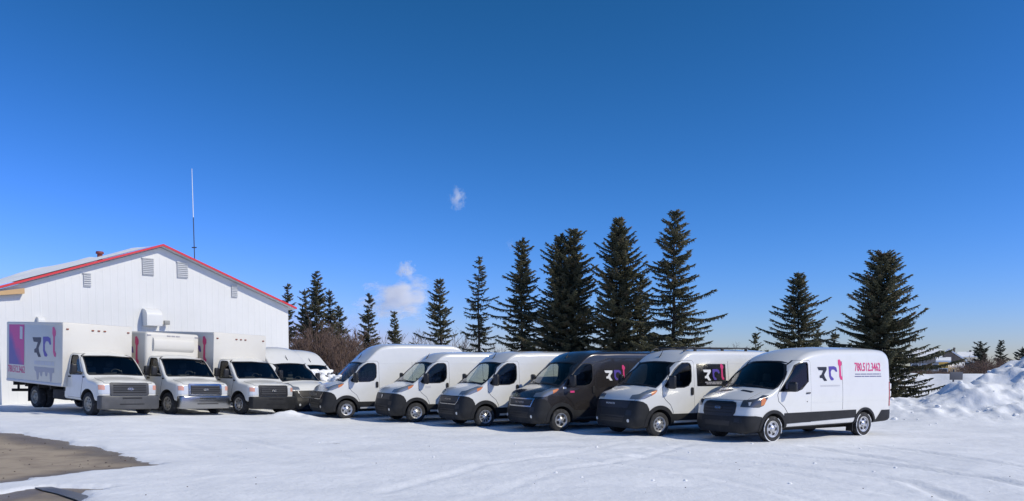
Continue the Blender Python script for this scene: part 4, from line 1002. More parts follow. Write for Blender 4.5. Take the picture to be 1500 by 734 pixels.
T2 = box_truck(gp(246, 26.7), 'middle box truck with shiny chrome bumper and rounded box over the cab', 'chrome', 'trim', 'round', 'chrome')
T3 = box_truck(gp(350, 28.4), 'box truck with black bumper and dark grille, beside the white van', 'plastic', 'trim', 'flat', rim='silver')

for root_, y_, x_ in ((vE, 1.12 - KPM.yc, -0.05), (vF, 1.26 - KTR.yc, 0.15), (T2, 1.20 - KEC.yc, -0.1), (vC, 1.12 - KPM.yc, -0.5)):
    p_ = obj('dash_paper', box_me((-0.13, -0.07, 0), (0.13, 0.07, 0.012), 0, 2, Matrix.Rotation(R(12), 4, 'X')), root_, M['ink_white']); p_.location = (x_, y_, 1.412 if root_ is not T2 else 1.332)

# ---------------------------------------------------------------- white metal building
B0 = at(3, 597, 32.0); B0 = Vector((B0.x, B0.y, 0)); BANG = math.atan2(0.72, 0.69)
BW, BD, EAVE, APEX = 13.3, 24.0, 5.12, 7.58
shed = empty('metal_building', (B0.x, B0.y, 0), BANG, 'white metal-sided building with red roof trim behind the box trucks', 'building')
M['siding'] = principled('white_siding', (0.71, 0.715, 0.705), 0.5, noise=(0.6, (0.67, 0.675, 0.66), 0.42, 0.75))
M['redtrim'] = principled('red_trim', (0.62, 0.035, 0.045), 0.45)
M['tan'] = principled('tan_wood', (0.55, 0.36, 0.18), 0.7)
M['louvre'] = principled('louvre_grey', (0.56, 0.57, 0.58), 0.5)
M['fixture'] = principled('fixture_grey', (0.30, 0.30, 0.29), 0.6)
M['roofmetal'] = principled('roof_metal', (0.55, 0.56, 0.58), 0.5)
def rake(x): return EAVE + (APEX - EAVE) * (1 - abs(x - BW / 2) / (BW / 2))
NP = 14
for i in range(NP):
    x0, x1 = BW * i / NP, BW * (i + 1) / NP - 0.0015; bm = bmesh.new()
    prof = []
    for k in range(3):
        a = x0 + (x1 - x0) * k / 3; w = (x1 - x0) / 3; prof += [(a, 0.0), (a + w * 0.80, 0.0), (a + w * 0.86, -0.004), (a + w * 0.94, -0.004)]
    prof.append((x1, 0.0)); vb = []; vt = []
    for x, y in prof: vb.append(bm.verts.new((x, y, -0.2))); vt.append(bm.verts.new((x, y, rake(x) - 0.02)))
    if x0 < BW / 2 < x1: pass
    for k in range(len(prof) - 1): bm.faces.new((vb[k], vb[k + 1], vt[k + 1], vt[k]))
    bm.normal_update(); bmesh.ops.solidify(bm, geom=list(bm.faces), thickness=0.03)
    obj('siding_panel', bm_mesh(bm, 'siding_panel'), shed, M['siding'])
obj('side_wall', box_me((0.0, 0.05, -0.2), (0.12, BD, EAVE - 0.03)), shed, M['siding'])
obj('side_wall', box_me((BW - 0.12, 0.05, -0.2), (BW, BD, EAVE - 0.03)), shed, M['siding'])
obj('back_wall', prism([(0.13, -0.2), (BW - 0.13, -0.2), (BW - 0.13, EAVE - 0.04), (BW / 2, APEX - 0.06), (0.13, EAVE - 0.04)], 'Y', BD - 0.2, BD - 0.05), shed, M['siding'])
sl = math.atan2(APEX - EAVE, BW / 2)
for sgn in (-1, 1):
    def rp(t, z): 
        x = BW / 2 + sgn * t; return (x, APEX - t * math.tan(sl) + z)
    tm = BW / 2 + 0.30
    obj('roof_slope', prism([rp(0, 0.0), rp(tm, 0.0), rp(tm, 0.10), rp(0, 0.10)], 'Y', -0.32, BD + 0.3), shed, M['roofmetal'])
    obj('rake_trim', prism([rp(0, 0.02), rp(tm + 0.02, 0.02), rp(tm + 0.02, 0.115), rp(0, 0.115)], 'Y', -0.36, -0.325), shed, M['redtrim'])
obj('soffit_return', prism([(-0.32, EAVE - 0.30), (0.9, EAVE - 0.13), (0.9, EAVE + 0.10), (-0.32, EAVE - 0.16)], 'Y', -0.30, -0.05), shed, M['tan'])
# snow lying on the visible slope
na, nb = 60, 80; VV = []
for j in range(nb):
    for i in range(na):
        t = 0.02 + (BW / 2 + 0.22) * i / (na - 1); y = -0.28 + (BD + 0.4) * j / (nb - 1); VV.append((BW / 2 - t, y, APEX - t * math.tan(sl) + 0.11))
VV = np.array(VV); tt = (BW / 2 - VV[:, 0]); yy = VV[:, 1]
VV[:, 2] += 0.30 * sstep(-0.3, 2.5, yy) * sstep(0.0, 0.8, tt) * (0.75 + 0.7 * fbm(VV[:, 0] / 2.5, yy / 2.5, 77, 3)) + 0.04
ii = (np.arange(nb - 1)[:, None] * na + np.arange(na - 1)[None, :]).ravel()
sme = mesh_np('roof_snow', VV, np.stack([ii, ii + 1, ii + na + 1, ii + na], 1), True)
obj('roof_snow', sme, shed, M['freshsnow'])
Binv = (Matrix.Translation((B0.x, B0.y, 0)) @ Matrix.Rotation(BANG, 4, 'Z')).inverted()
def wall_at(u, v, depth=0.0):
    o = Binv @ Vector((0, 0, CAMH)); d = Binv.to_3x3() @ ray(u, v); t = (depth - o.y) / d.y; p = o + d * t; return p.x, p.z
def louvre(u, v, wpx, hpx):
    x0, z1 = wall_at(u - wpx / 2, v - hpx / 2); x1, z0 = wall_at(u + wpx / 2, v + hpx / 2)
    L = obj('louvre_vent', box_me((x0, -0.05, z0), (x1, -0.024, z1)), shed, M['louvre'])
    obj('vent_frame', box_me((x0 - 0.03, -0.075, z1), (x1 + 0.03, -0.023, z1 + 0.03)), L, M['siding'])
    n = max(4, int((z1 - z0) / 0.085)); 
    for k in range(n):
        z = z0 + (z1 - z0) * (k + 0.5) / n
        obj('slat', box_me((x0 + 0.01, -0.035, -0.006), (x1 - 0.01, 0.035, 0.006), 0, 2, Matrix.Rotation(R(-38), 4, 'X')), L, M['siding']).location = (0, -0.075, z)
for a in ((127.5, 410.5, 11, 20), (216.5, 391, 17, 26), (267, 396, 16, 24), (343, 427, 8.5, 18)): louvre(*a)
def hood_vent(u0, u1, v0, v1, depth, name):
    x0, z1 = wall_at(u0, v0); x1, z0 = wall_at(u1, v1)
    prof = [(-0.02, z1)] + [(-0.02 - depth * math.sin(t), z1 - (z1 - z0) * 0.40 * (1 - math.cos(t))) for t in np.linspace(0.2, math.pi / 2, 7)] + [(-0.02 - depth, z0), (-0.02, z0)]
    bm = prism_bm(prof, 'X', x0, x1); return obj(name, bm_mesh(bm, name, 40), shed, M['siding'])
hood_vent(208, 231, 452, 478, 0.55, 'exhaust_hood'); hood_vent(53, 63, 464, 476, 0.3, 'exhaust_hood')
xw, zw = wall_at(241, 473)
fl = obj('floodlight', box_me((xw - 0.13, -0.34, zw - 0.10), (xw + 0.13, -0.16, zw + 0.10), 0.03), shed, M['fixture'])
obj('floodlight_arm', tube_me([(xw, 0.0, zw + 0.02), (xw, -0.18, zw)], 0.025, 6), fl, M['fixture'])
xr, zr = wall_at(136, 377, 5.0)
tv = BW / 2 - xr; zr = APEX - tv * math.tan(sl)
obj('roof_vent', tube_me([(xr, 4.0, zr), (xr, 4.0, zr + 0.42), (xr, 4.0, zr + 0.44), (xr, 4.0, zr + 0.55)], [0.12, 0.12, 0.19, 0.17], 12), shed, principled('dull_red_vent', (0.22, 0.05, 0.045), 0.7))
# antenna behind the ridge
M['whip'] = principled('white_fibreglass', (0.78, 0.80, 0.82), 0.4); M['mast'] = principled('mast_steel', (0.05, 0.055, 0.07), 0.5)
ab = at(285.5, 395, 39.5); at_top = at(281, 247, 39.5); amid = ab.lerp(at_top, 0.52)
ant = empty('radio_antenna', (ab.x, ab.y, ab.z - 0.9), 0, 'thin radio antenna rising above the right slope of the white building', 'antenna')
loc0 = Vector((ab.x, ab.y, ab.z - 0.9))
obj('mast', tube_me([(0, 0, -4.2), tuple(ab - loc0), tuple(amid - loc0)], [0.035, 0.026, 0.022], 8), ant, M['mast'])
obj('whip', tube_me([tuple(amid - loc0 - Vector((0, 0, 0.05))), tuple(at_top - loc0)], [0.022, 0.013], 8), ant, M['whip'])
obj('clamp', tube_me([tuple(ab.lerp(at_top, 0.22) - loc0 + Vector((-0.12, 0, 0))), tuple(ab.lerp(at_top, 0.22) - loc0 + Vector((0.12, 0, 0)))], 0.03, 6), ant, M['mast'])

# ---------------------------------------------------------------- spruces
def foliage_mat(name, c1, c2, c3):
    m = bpy.data.materials.new(name); m.use_nodes = True; nt = m.node_tree; b = nt.nodes['Principled BSDF']
    b.inputs['Roughness'].default_value = 0.75; b.inputs['Specular IOR Level'].default_value = 0.25
    tc = nt.nodes.new('ShaderNodeTexCoord'); n = nt.nodes.new('ShaderNodeTexNoise'); n.inputs['Scale'].default_value = 2.2; n.inputs['Detail'].default_value = 5
    nt.links.new(tc.outputs['Object'], n.inputs['Vector'])
    rp = nt.nodes.new('ShaderNodeValToRGB'); e = rp.color_ramp.elements; e[0].position = 0.35; e[0].color = (*c1, 1); e[1].position = 0.56; e[1].color = (*c2, 1)
    e2 = rp.color_ramp.elements.new(0.72); e2.color = (*c3, 1)
    nt.links.new(n.outputs['Fac'], rp.inputs[0]); nt.links.new(rp.outputs[0], b.inputs['Base Color']); return m
M['needles'] = foliage_mat('spruce_needles', (0.055, 0.062, 0.038), (0.100, 0.098, 0.056), (0.165, 0.118, 0.072))
M['needles_far'] = foliage_mat('far_needles', (0.035, 0.042, 0.030), (0.055, 0.060, 0.040), (0.075, 0.062, 0.045))
M['bark'] = principled('bark', (0.075, 0.058, 0.046), 0.9, noise=(6, (0.04, 0.033, 0.028), 0.4, 0.7))
M['twigs'] = principled('bare_twigs', (0.145, 0.095, 0.078), 0.9, noise=(1.5, (0.095, 0.066, 0.056), 0.4, 0.7))
M['twigs_grey'] = principled('grey_twigs', (0.20, 0.185, 0.19), 0.9, noise=(1.5, (0.14, 0.125, 0.13), 0.4, 0.7))
def spindles(P, D, L, Rr, n=4):
    """many tapered needle-clad twigs as one mesh"""
    P = np.array(P); D = np.array(D); L = np.array(L)[:, None]; Rr = np.array(Rr)[:, None]
    D = D / np.linalg.norm(D, axis=1, keepdims=True)
    up = np.where(np.abs(D[:, 2:3]) > 0.9, [[1.0, 0, 0]], [[0, 0, 1.0]]); A = np.cross(D, up); A /= np.linalg.norm(A, axis=1, keepdims=True); Bv = np.cross(D, A)
    N = len(P); V = np.zeros((N, n + 2, 3)); V[:, 0] = P; V[:, 1] = P + D * L
    for k in range(n):
        a = 2 * math.pi * k / n; V[:, 2 + k] = P + D * L * 0.40 + (A * math.cos(a) + Bv * 0.75 * math.sin(a)) * Rr
    F = []
    for k in range(n):
        q = 2 + (k + 1) % n; F.append([0, 2 + k, q]); F.append([1, q, 2 + k])
    F = np.array(F)[None] + (np.arange(N) * (n + 2))[:, None, None]
    return V.reshape(-1, 3), F.reshape(-1, 3)
def spruce(name, loc, h, spread, seed, label, gap=0.34, nb=7, droop=0.18, lift=0.22, dens=1.0, z0=0.06, power=0.85, group='spruce trees behind the parked vans', lean=0.0, tips=((0, 0, 1.0),), mat='needles', scale_tw=1.0, side_bias=None):
    rnd = random.Random(seed); root = empty(name, loc, 0, label, 'tree', group); dens *= 1.6; scale_tw *= 0.92; spread *= 1.06; droop *= 0.75; lift *= 0.55
    P, D, L, Rr = [], [], [], []
    bm = bmesh.new()
    for (ox, oy, hf) in tips:
        H = h * hf; sp = spread * (0.62 + 0.38 * hf) if len(tips) > 1 else spread
        ax = lambda z: Vector((ox * min(1, z / (H * 0.35)) + lean * z + 0.06 * math.sin(z * 0.9 + seed), oy * min(1, z / (H * 0.35)), z))
        tr = 0.012 * H + 0.03
        add_tube(bm, [ax(-0.3)] + [ax(H * k / 9) for k in range(10)], [tr * 1.2] + [max(0.012, tr * (1 - k / 9.3)) for k in range(10)], 7)
        z = z0 * h; w = 0
        while z < H - 0.12:
            rel = z / H; ln0 = sp * ((1 - rel) ** power) * (1 if rel > 0.12 else 0.75 + 2 * rel)
            m = nb if rel < 0.8 else max(4, nb - 2); ph = rnd.uniform(0, 6.28); wh = rnd.choice((0.62, 0.82, 0.95, 1.05, 1.2))
            for k in range(m):
                if rnd.random() < 0.07: continue
                az = ph + 2 * math.pi * k / m + rnd.uniform(-0.35, 0.35); ln = ln0 * wh * rnd.uniform(0.5, 1.18) + 0.12
                ln *= 1 + 0.24 * math.sin(az * 2 + z * 1.1 + seed * 1.7) + 0.14 * math.sin(az * 3 - z * 2.3 + seed)
                if side_bias: ln *= 1 + side_bias * math.cos(az)
                dx, dy = math.cos(az), math.sin(az); zz = z + rnd.uniform(-gap * 0.45, gap * 0.45)
                base = ax(zz); rise = 0.42 * rel * rel + rnd.uniform(-0.08, 0.08); dr = droop * (1.25 - rel)
                def pt(t):
                    return base + Vector((dx * ln * t, dy * ln * t, ln * (rise * t - dr * math.sin(min(1, t * 1.15) * math.pi * 0.62) + lift * t ** 3)))
                add_tube(bm, [pt(0), pt(0.35), pt(0.7), pt(0.97)], [0.012 + 0.014 * ln * 0.6, 0.012 + 0.006 * ln, 0.010, 0.005], 3)
                st = 0.115 / dens; t = (0.10 + 0.12 * rnd.random()); step = st / max(0.3, ln)
                while t < 1.0:
                    p = pt(t); q = pt(min(1.02, t + 0.05)); dv = (q - p).normalized()
                    lat = Vector((-dv.y, dv.x, 0)); tl = (0.22 + 0.34 * ln / (ln + 1.0) * (1.25 - t)) * scale_tw
                    for sg in (1, -1):
                        if rnd.random() < 0.12: continue
                        d = dv * rnd.uniform(0.35, 0.9) + lat * sg * rnd.uniform(0.5, 1.0) + Vector((0, 0, rnd.uniform(-0.55, 0.12)))
                        P.append(p[:]); D.append(d[:]); L.append(tl * rnd.uniform(0.6, 1.25)); Rr.append(rnd.uniform(0.035, 0.062) * scale_tw)
                    P.append((p - dv * 0.04)[:]); D.append((dv + Vector((0, 0, rnd.uniform(-0.15, 0.15))))[:]); L.append(0.22 * scale_tw); Rr.append(0.055 * scale_tw)
                    if rnd.random() < 0.85:
                        P.append(p[:]); D.append((rnd.uniform(-.5, .5), rnd.uniform(-.5, .5), -1)); L.append(tl * rnd.uniform(0.45, 1.0)); Rr.append(0.04 * scale_tw)
                    t += step
                e = pt(1.0)
                for _ in range(2): P.append(e[:]); D.append((dx + rnd.uniform(-.4, .4), dy + rnd.uniform(-.4, .4), 0.35)); L.append(0.2 * scale_tw); Rr.append(0.045 * scale_tw)
            z += gap * rnd.uniform(0.75, 1.25) * (1 - 0.35 * rel); w += 1
        top = ax(H - 0.5)
        for k in range(14):
            P.append((top + Vector((0, 0, 0.5 * k / 14)))[:]); a = rnd.uniform(0, 6.28); D.append((math.cos(a) * 0.7, math.sin(a) * 0.7, 0.8)); L.append(0.26 * (1.2 - k / 14)); Rr.append(0.045)
        P.append(ax(H - 0.35)[:]); D.append((0, 0, 1)); L.append(0.5); Rr.append(0.05)
    tm = bm_mesh(bm, 'trunk', 60)
    obj('trunk', tm, root, M['bark'])
    Vv, Ff = spindles(P, D, L, Rr); obj('crown', mesh_np('crown', Vv, Ff), root, M[mat])
    return root
def tree_at(u, vtip, Y, wpx, seed, label, **kw):
    p = at(u, vtip, Y); zb = gz1(p.x, p.y); h = p.z - zb
    return spruce('spruce_tree', (p.x - kw.get('lean', 0) * h, p.y, zb), h, wpx * Y / FPX, seed, label, **kw)
tree_at(702, 378, 56, 40, 11, 'thin sparse spruce with bare lower trunk, rising behind the white vans', gap=0.50, nb=6, droop=0.28, lift=0.10, dens=0.75, z0=0.14, lean=0.012)
tree_at(765, 349, 54, 50, 12, 'ragged spruce between the thin sparse spruce and the twin-topped one', gap=0.34, nb=8, droop=0.20, lift=0.16, dens=1.05, z0=0.06, power=0.75)
tree_at(841, 337, 52, 60, 13, 'dense spruce with two tops side by side, left of the tallest dense one', gap=0.30, nb=9, dens=1.2, tips=((0, 0, 1.0), (-0.85, 0.3, 0.975)), power=0.72)
tree_at(908, 319, 50, 60, 14, 'tallest dense dark spruce above the dark van', gap=0.27, nb=9, dens=1.3, power=0.68, lift=0.30)
tree_at(938, 402, 53, 50, 15, 'shorter spruce tucked behind the dense tall one', gap=0.36, nb=7, dens=1.0)
tree_at(990, 310, 47, 66, 16, 'open-branched spruce with long layered limbs above the rack van', gap=0.44, nb=9, droop=0.16, lift=0.14, dens=1.1, z0=0.06, power=0.62, lean=0.012)
tree_at(645, 408, 64, 36, 17, 'medium spruce left of the thin sparse spruce', gap=0.40, nb=7, dens=1.0, power=0.7, side_bias=-0.2)
tree_at(578, 459, 72, 17, 18, 'smallest spruce behind the tall van', gap=0.40, nb=6, scale_tw=1.2, dens=0.9)
tree_at(540, 430, 74, 24, 19, 'narrow spruce left of the smallest one, before the steam', gap=0.42, nb=6, scale_tw=1.2, dens=0.9)
tree_at(463, 399, 68, 38, 20, 'tallest spruce of the clump right of the building', gap=0.40, nb=7, dens=0.95, scale_tw=1.15)
tree_at(446, 424, 70, 30, 21, 'spruce of the clump touching the building edge', gap=0.42, nb=6, dens=0.9, scale_tw=1.15)
tree_at(483, 424, 69, 28, 22, 'second tallest spruce of the clump right of the building', gap=0.42, nb=6, dens=0.9, scale_tw=1.15)
tree_at(497, 448, 71, 24, 23, 'shortest spruce of the clump, farthest from the building', gap=0.42, nb=6, dens=0.9, scale_tw=1.15)
tree_at(421, 415, 78, 22, 24, 'spruce tip peeking over the right end of the red roof edge', gap=0.5, nb=6, dens=0.8, scale_tw=1.3)
tree_at(1171, 400, 46, 56, 25, 'open spruce standing alone above the nearest van', gap=0.30, nb=9, droop=0.10, lift=0.20, dens=1.25, power=0.8, scale_tw=0.85)
tree_at(1198, 484, 60, 16, 27, 'small spruce tip right of the lone open spruce', gap=0.4, nb=6, dens=0.9)
tree_at(1107, 488, 58, 20, 28, 'small spruce tip left of the lone open spruce', gap=0.4, nb=6, dens=0.9)
tree_at(1294, 371, 36, 78, 26, 'big broad spruce by the snow bank, right of the nearest van', gap=0.21, nb=12, droop=0.14, lift=0.20, dens=1.4, z0=0.05, power=0.66, scale_tw=0.75)
for u, v, Y, w, sd, lb in ((1437, 503, 105, 17, 31, 'dark narrow distant spruce in front of the far houses'), (1467, 499, 112, 9, 32, 'spindly distant spruce above the snow bank'), (1498, 508, 100, 20, 33, 'distant spruce cut off by the right picture edge'), (1223, 486, 75, 8, 34, 'tiny spruce tip just left of the big broad spruce')):
    tree_at(u, v, Y, w, sd, lb, gap=0.55, nb=6, dens=0.7, scale_tw=1.7, power=0.45 if sd == 31 else 0.8, group='distant spruces', mat='needles_far')

# ---------------------------------------------------------------- bare shrubs and far bare trees
def bare_mesh(h, w, n, seed, thick=0.014):
    rnd = random.Random(seed); P, D, L, Rr = [], [], [], []
    def grow_(p, d, l, lev):
        P.append(p[:]); D.append(d[:]); L.append(l); Rr.append(thick * (1.9 - 0.45 * lev))
        if lev >= 3: return
        for _ in range(rnd.choice((3, 4))):
            t = rnd.uniform(0.35, 0.98); nd = (d + Vector((rnd.uniform(-.7, .7), rnd.uniform(-.7, .7), rnd.uniform(-.1, .6)))).normalized(); grow_(p + d * l * t, nd, l * rnd.uniform(0.42, 0.66), lev + 1)
    for _ in range(n):
        a = rnd.uniform(0, 6.28); r = rnd.uniform(0, 0.45) * w; d = Vector((math.cos(a) * rnd.uniform(0.05, 0.5), math.sin(a) * rnd.uniform(0.05, 0.5), 1)).normalized()
        grow_(Vector((math.cos(a) * r, math.sin(a) * r, -0.1)), d, h * rnd.uniform(0.40, 0.62), 0)
    Vv, Ff = spindles(P, D, L, Rr, 3); return mesh_np('twigs', Vv, Ff)
shr = [bare_mesh(4.2, 3.2, 18, 51 + k, 0.024) for k in range(3)]
rnd = random.Random(9)
for k in range(9):
    u = 446 + 11 * k + rnd.uniform(-4, 4); Y = 58 + rnd.uniform(-3, 5); d = ray(u, 500); x = d.x / d.y * Y
    o = obj('bare_shrub', shr[k % 3], None, M['twigs']); o.location = (x, Y, gz1(x, Y)); s = rnd.uniform(1.05, 1.3) * (1.0 if k < 5 else 0.8); o.scale = (1.3, 1.3, s); o.rotation_euler = (0, 0, rnd.uniform(0, 6))
    tag(o, 'bare reddish-brown shrub in the thicket right of the building', 'shrub', 'bare shrubs right of the building')
bt = [bare_mesh(8.5, 1.4, 5, 61 + k, 0.045) for k in range(3)]
for k in range(34):
    u = 500 + 19 * k + rnd.uniform(-8, 8); Y = 135 + rnd.uniform(-12, 20); d = ray(u, 500); x = d.x / d.y * Y
    o = obj('bare_tree', bt[k % 3], None, M['twigs_grey']); o.location = (x, Y, 0); s = rnd.uniform(0.75, 1.1); o.scale = (s * 1.5, s * 1.5, s * (1.0 if u < 720 else 0.7)); o.rotation_euler = (0, 0, rnd.uniform(0, 6))
    tag(o, 'pale leafless tree in the far row behind the spruces', 'tree', 'leafless trees in the far row')
for k in range(16):
    u = 1330 + 11 * k + rnd.uniform(-4, 4); Y = 82 + rnd.uniform(-6, 14); d = ray(u, 500); x = d.x / d.y * Y
    o = obj('bare_shrub', shr[k % 3], None, M['twigs']); o.location = (x, Y, 0.1); s = rnd.uniform(0.34, 0.46) if u < 1432 else rnd.uniform(0.6, 0.85); o.scale = (1.5, 1.5, s); o.rotation_euler = (0, 0, rnd.uniform(0, 6))
    tag(o, 'dark leafless shrub in the strip before the far houses', 'shrub', 'leafless shrubs before the far houses')

# ---------------------------------------------------------------- far houses, sign
M['cream'] = principled('cream_siding', (0.62, 0.57, 0.46), 0.7); M['greyhouse'] = principled('grey_siding', (0.22, 0.20, 0.19), 0.8); M['yellow'] = principled('yellow_siding', (0.66, 0.42, 0.10), 0.7)
M['brownroof'] = principled('brown_siding', (0.17, 0.14, 0.125), 0.8); M['pane'] = principled('dark_pane', (0.04, 0.05, 0.06), 0.15)
def house(u0, u1, veave, vtop, Y, wall_m, label, dep=9.0, gable=False, ang=0.0, windows=3, snow_roof=True):
    a = at(u0, veave, Y); b = at(u1, veave, Y); w = (b - a).length; ez = (a.z + b.z) / 2; rz = at((u0 + u1) / 2, vtop, Y + (0 if gable else dep / 2)).z
    root = empty('house', ((a.x + b.x) / 2, Y, 0), -math.atan2((a.x + b.x) / 2, Y), label, 'house', 'houses far behind the snow bank')
    obj('wall', box_me((-w / 2, 0, -0.5), (w / 2, dep, ez)), root, M[wall_m])
    if gable:
        obj('gable', prism([(-w / 2, ez), (w / 2, ez), (0, rz - 0.1)], 'Y', 0.0, dep), root, M[wall_m])
        rf = bmesh.new()
        for s in (-1, 1):
            pb = prism_bm([(0, rz), (s * (w / 2 + 0.5), ez - 0.25), (s * (w / 2 + 0.5), ez + 0.05), (0, rz + 0.32)], 'Y', -0.5, dep + 0.4); tmpm = bpy.data.meshes.new('t'); pb.to_mesh(tmpm); pb.free(); rf.from_mesh(tmpm)
        obj('roof', bm_mesh(rf, 'roof'), root, M['freshsnow'] if snow_roof else M['brownroof'])
    else:
        obj('roof', prism([(-0.5, ez - 0.05), (dep / 2, rz), (dep + 0.5, ez - 0.05), (dep + 0.5, ez + 0.2), (dep / 2, rz + 0.3), (-0.5, ez + 0.2)], 'X', -w / 2 - 0.4, w / 2 + 0.4), root, M['freshsnow'] if snow_roof else M['brownroof'])
    for k in range(windows):
        x = -w / 2 + w * (k + 0.5) / windows
        for zz in ((ez - 1.6,) if ez < 4 else (ez - 1.6, ez - 4.3)):
            wn_ = obj('window', box_me((x - 0.65, -0.06, zz - 0.6), (x + 0.65, 0.03, zz + 0.6)), root, M['ink_white']); obj('pane', box_me((x - 0.55, -0.09, zz - 0.5), (x + 0.55, -0.05, zz + 0.5)), wn_, M['pane'])
    ch = obj('chimney', box_me((w * 0.2 - 0.35, dep * 0.5 - 0.35, rz - 0.8), (w * 0.2 + 0.05, dep * 0.5 + 0.05, rz + 0.6)), root, M['brownroof'])
    return root
house(1336, 1374, 525, 514.5, 142, 'greyhouse', 'grey far house with snowy roof half hidden by the big spruce')
house(1370, 1409, 528, 513, 150, 'brownroof', 'brown far house with steep snowy gable behind the yellow one', gable=True)
house(1376, 1388, 530, 526, 120, 'yellow', 'small yellow far house facing the lot', dep=6, windows=1)
house(1407, 1428, 523, 517.5, 152, 'cream', 'cream far house with pale windows left of the narrow spruce', windows=3)
house(1384, 1407, 538, 533.5, 122, 'cream', 'low pale far garage beside the yellow house', dep=6, windows=2)
sp = at(1396, 568, 41); spt = at(1397, 545, 41)
sg = empty('road_sign', (sp.x, sp.y, sp.z - 0.3), R(20), 'dark sign board on a post stuck in the far snow ridge', 'sign')
obj('post', tube_me([(0, 0, -0.9), (0, 0, spt.z - sp.z + 0.45)], 0.045, 8), sg, M['mast'])
obj('board', box_me((-0.30, -0.05, 0.72), (0.62, -0.02, 1.14), 0.01), sg, M['mast'])

# ---------------------------------------------------------------- snow lumps lying about
def lumps(name, spots, seed, label):
    rnd = random.Random(seed); bm = bmesh.new()
    for (x, y, z, r) in spots:
        res = bmesh.ops.create_icosphere(bm, subdivisions=2, radius=r); o = Vector((rnd.uniform(0, 50), rnd.uniform(0, 50), 0))
        from mathutils import noise as mn
        for v in res['verts']:
            k = 1 + 0.45 * mn.noise(v.co / r * 1.3 + o) + 0.18 * mn.noise(v.co / r * 3.7 + o)
            v.co = Vector((v.co.x * k * 1.25, v.co.y * k, v.co.z * k * 0.7)) + Vector((x, y, z))
    ob = obj(name, bm_mesh(bm, name, 60), None, M['freshsnow']); return tag(ob, label, kind='stuff')
rnd = random.Random(77)
sp_ = []
for _ in range(60):
    x = rnd.uniform(12.5, 21); y = rnd.uniform(24.5, 31); r = rnd.choice((0.03, 0.04, 0.05, 0.08)); sp_.append((x, y, float(gz(np.array([x]), np.array([y]))[0]) + r * 0.2, r))
for _ in range(26):
    x = rnd.uniform(-6, 15); y = rnd.uniform(12.5, 20); r = rnd.choice((0.012, 0.016, 0.022, 0.03)); sp_.append((x, y, float(gz(np.array([x]), np.array([y]))[0]) + r * 0.2, r))
lumps('snow_clumps', sp_, 1, 'loose clumps of snow scattered on the lot and bank')
def on_van(root, pts, name, label, seed):
    mw = Matrix.Translation(root.location) @ Matrix.Rotation(root.rotation_euler[2], 4, 'Z'); out = []
    for x, y, z, r in pts:
        p = mw @ Vector((x, y, z)); out.append((p.x, p.y, p.z, r))
    lumps(name, out, seed, label)
def ws_snow(root, kit, pts, name, label, seed):
    o = []
    for x, z, r in pts:
        h, n, i, d = kit.bvh.ray_cast(Vector((x, -3, z)), Vector((0, 1, 0))); p = h + n * r * 0.1; o.append((p.x, p.y - kit.yc, p.z, r))
    on_van(root, o, name, label, seed)
rnd = random.Random(4)
ws_snow(vA, KPT, [(rnd.uniform(-0.8, 0.2), 1.43 + rnd.random() ** 2 * 0.22, rnd.uniform(0.05, 0.11)) for _ in range(16)], 'windshield_snow', 'snow caught at the foot of the tall van windshield', 2)
ws_snow(vH, KPT, [(rnd.uniform(-0.8, 0.8), rnd.uniform(1.42, 1.86), rnd.uniform(0.10, 0.17)) for _ in range(40)], 'windshield_snow', 'thick snow covering the rearmost van windshield', 3)

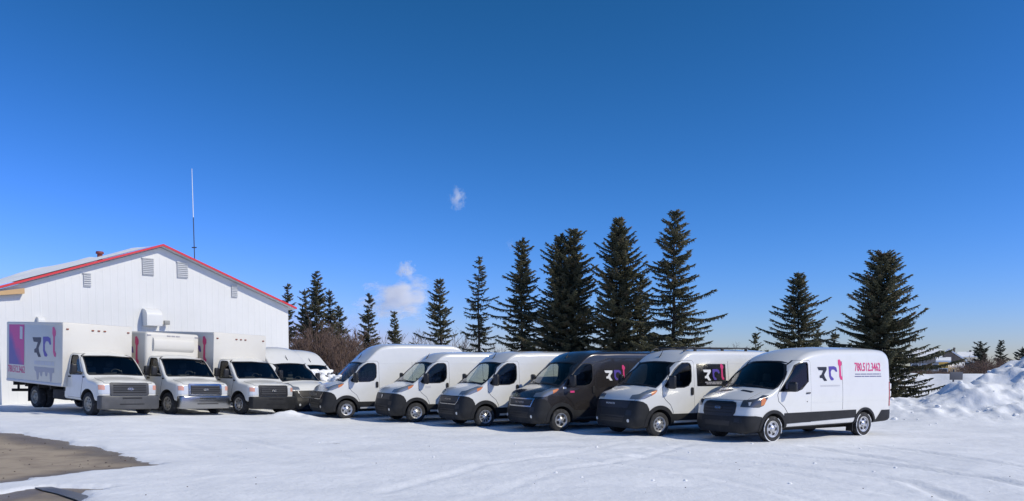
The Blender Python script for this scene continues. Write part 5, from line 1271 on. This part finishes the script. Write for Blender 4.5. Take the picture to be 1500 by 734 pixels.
# ---------------------------------------------------------------- steam drifting far behind the trees
def cloud(u, v, wpx, hpx, Y, dens, seed, label, tilt=0.0):
    p = at(u, v, Y); w, h = wpx * Y / FPX / 2, hpx * Y / FPX / 2
    bm = bmesh.new(); bmesh.ops.create_icosphere(bm, subdivisions=3, radius=1.0); me = bm_mesh(bm, 'steam')
    m = bpy.data.materials.new('steam'); m.use_nodes = True; nt = m.node_tree; nt.nodes.clear()
    out = nt.nodes.new('ShaderNodeOutputMaterial'); vol = nt.nodes.new('ShaderNodeVolumePrincipled'); vol.inputs['Color'].default_value = (0.97, 0.97, 0.98, 1); vol.inputs['Anisotropy'].default_value = 0.2
    tc = nt.nodes.new('ShaderNodeTexCoord'); n = nt.nodes.new('ShaderNodeTexNoise'); n.inputs['Scale'].default_value = 2.0; n.inputs['Detail'].default_value = 7; n.inputs['Roughness'].default_value = 0.68
    mp = nt.nodes.new('ShaderNodeMapping'); mp.inputs['Location'].default_value = (seed * 3.1, seed * 1.7, 0); nt.links.new(tc.outputs['Object'], mp.inputs[0]); nt.links.new(mp.outputs[0], n.inputs['Vector'])
    ln = nt.nodes.new('ShaderNodeVectorMath'); ln.operation = 'LENGTH'; nt.links.new(tc.outputs['Object'], ln.inputs[0])
    a = nt.nodes.new('ShaderNodeMath'); a.operation = 'MULTIPLY_ADD'; a.inputs[1].default_value = -0.85; a.inputs[2].default_value = 0.58 - 1.3; nt.links.new(ln.outputs['Value'], a.inputs[0])
    b = nt.nodes.new('ShaderNodeMath'); b.operation = 'MULTIPLY_ADD'; b.inputs[1].default_value = 2.6; nt.links.new(n.outputs['Fac'], b.inputs[0]); nt.links.new(a.outputs[0], b.inputs[2])
    c = nt.nodes.new('ShaderNodeMapRange'); c.inputs['From Min'].default_value = 0.05; c.inputs['From Max'].default_value = 0.75; c.inputs['To Max'].default_value = dens / max(1.0, h); nt.links.new(b.outputs[0], c.inputs['Value'])
    nt.links.new(c.outputs[0], vol.inputs['Density']); nt.links.new(vol.outputs[0], out.inputs['Volume'])
    o = obj('steam_cloud', me, None, m); o.location = p; o.scale = (w, min(w, h) * 1.0, h); o.rotation_euler = (0, tilt, 0); tag(o, label, kind='stuff')
cloud(584, 437, 142, 74, 420, 8.0, 1, 'white steam plume low in the sky behind the narrow spruce', R(-4))
cloud(595, 396, 38, 32, 420, 3.2, 2, 'round steam puff just above the main plume')
cloud(670, 290, 34, 44, 420, 2.0, 3, 'small lone steam puff high in the blue sky')
cloud(530, 470, 70, 60, 430, 0.7, 4, 'faint steam low beside the narrow spruce')
cloud(747, 360, 18, 26, 420, 0.35, 5, 'faint wisp of steam by the ragged spruce top')
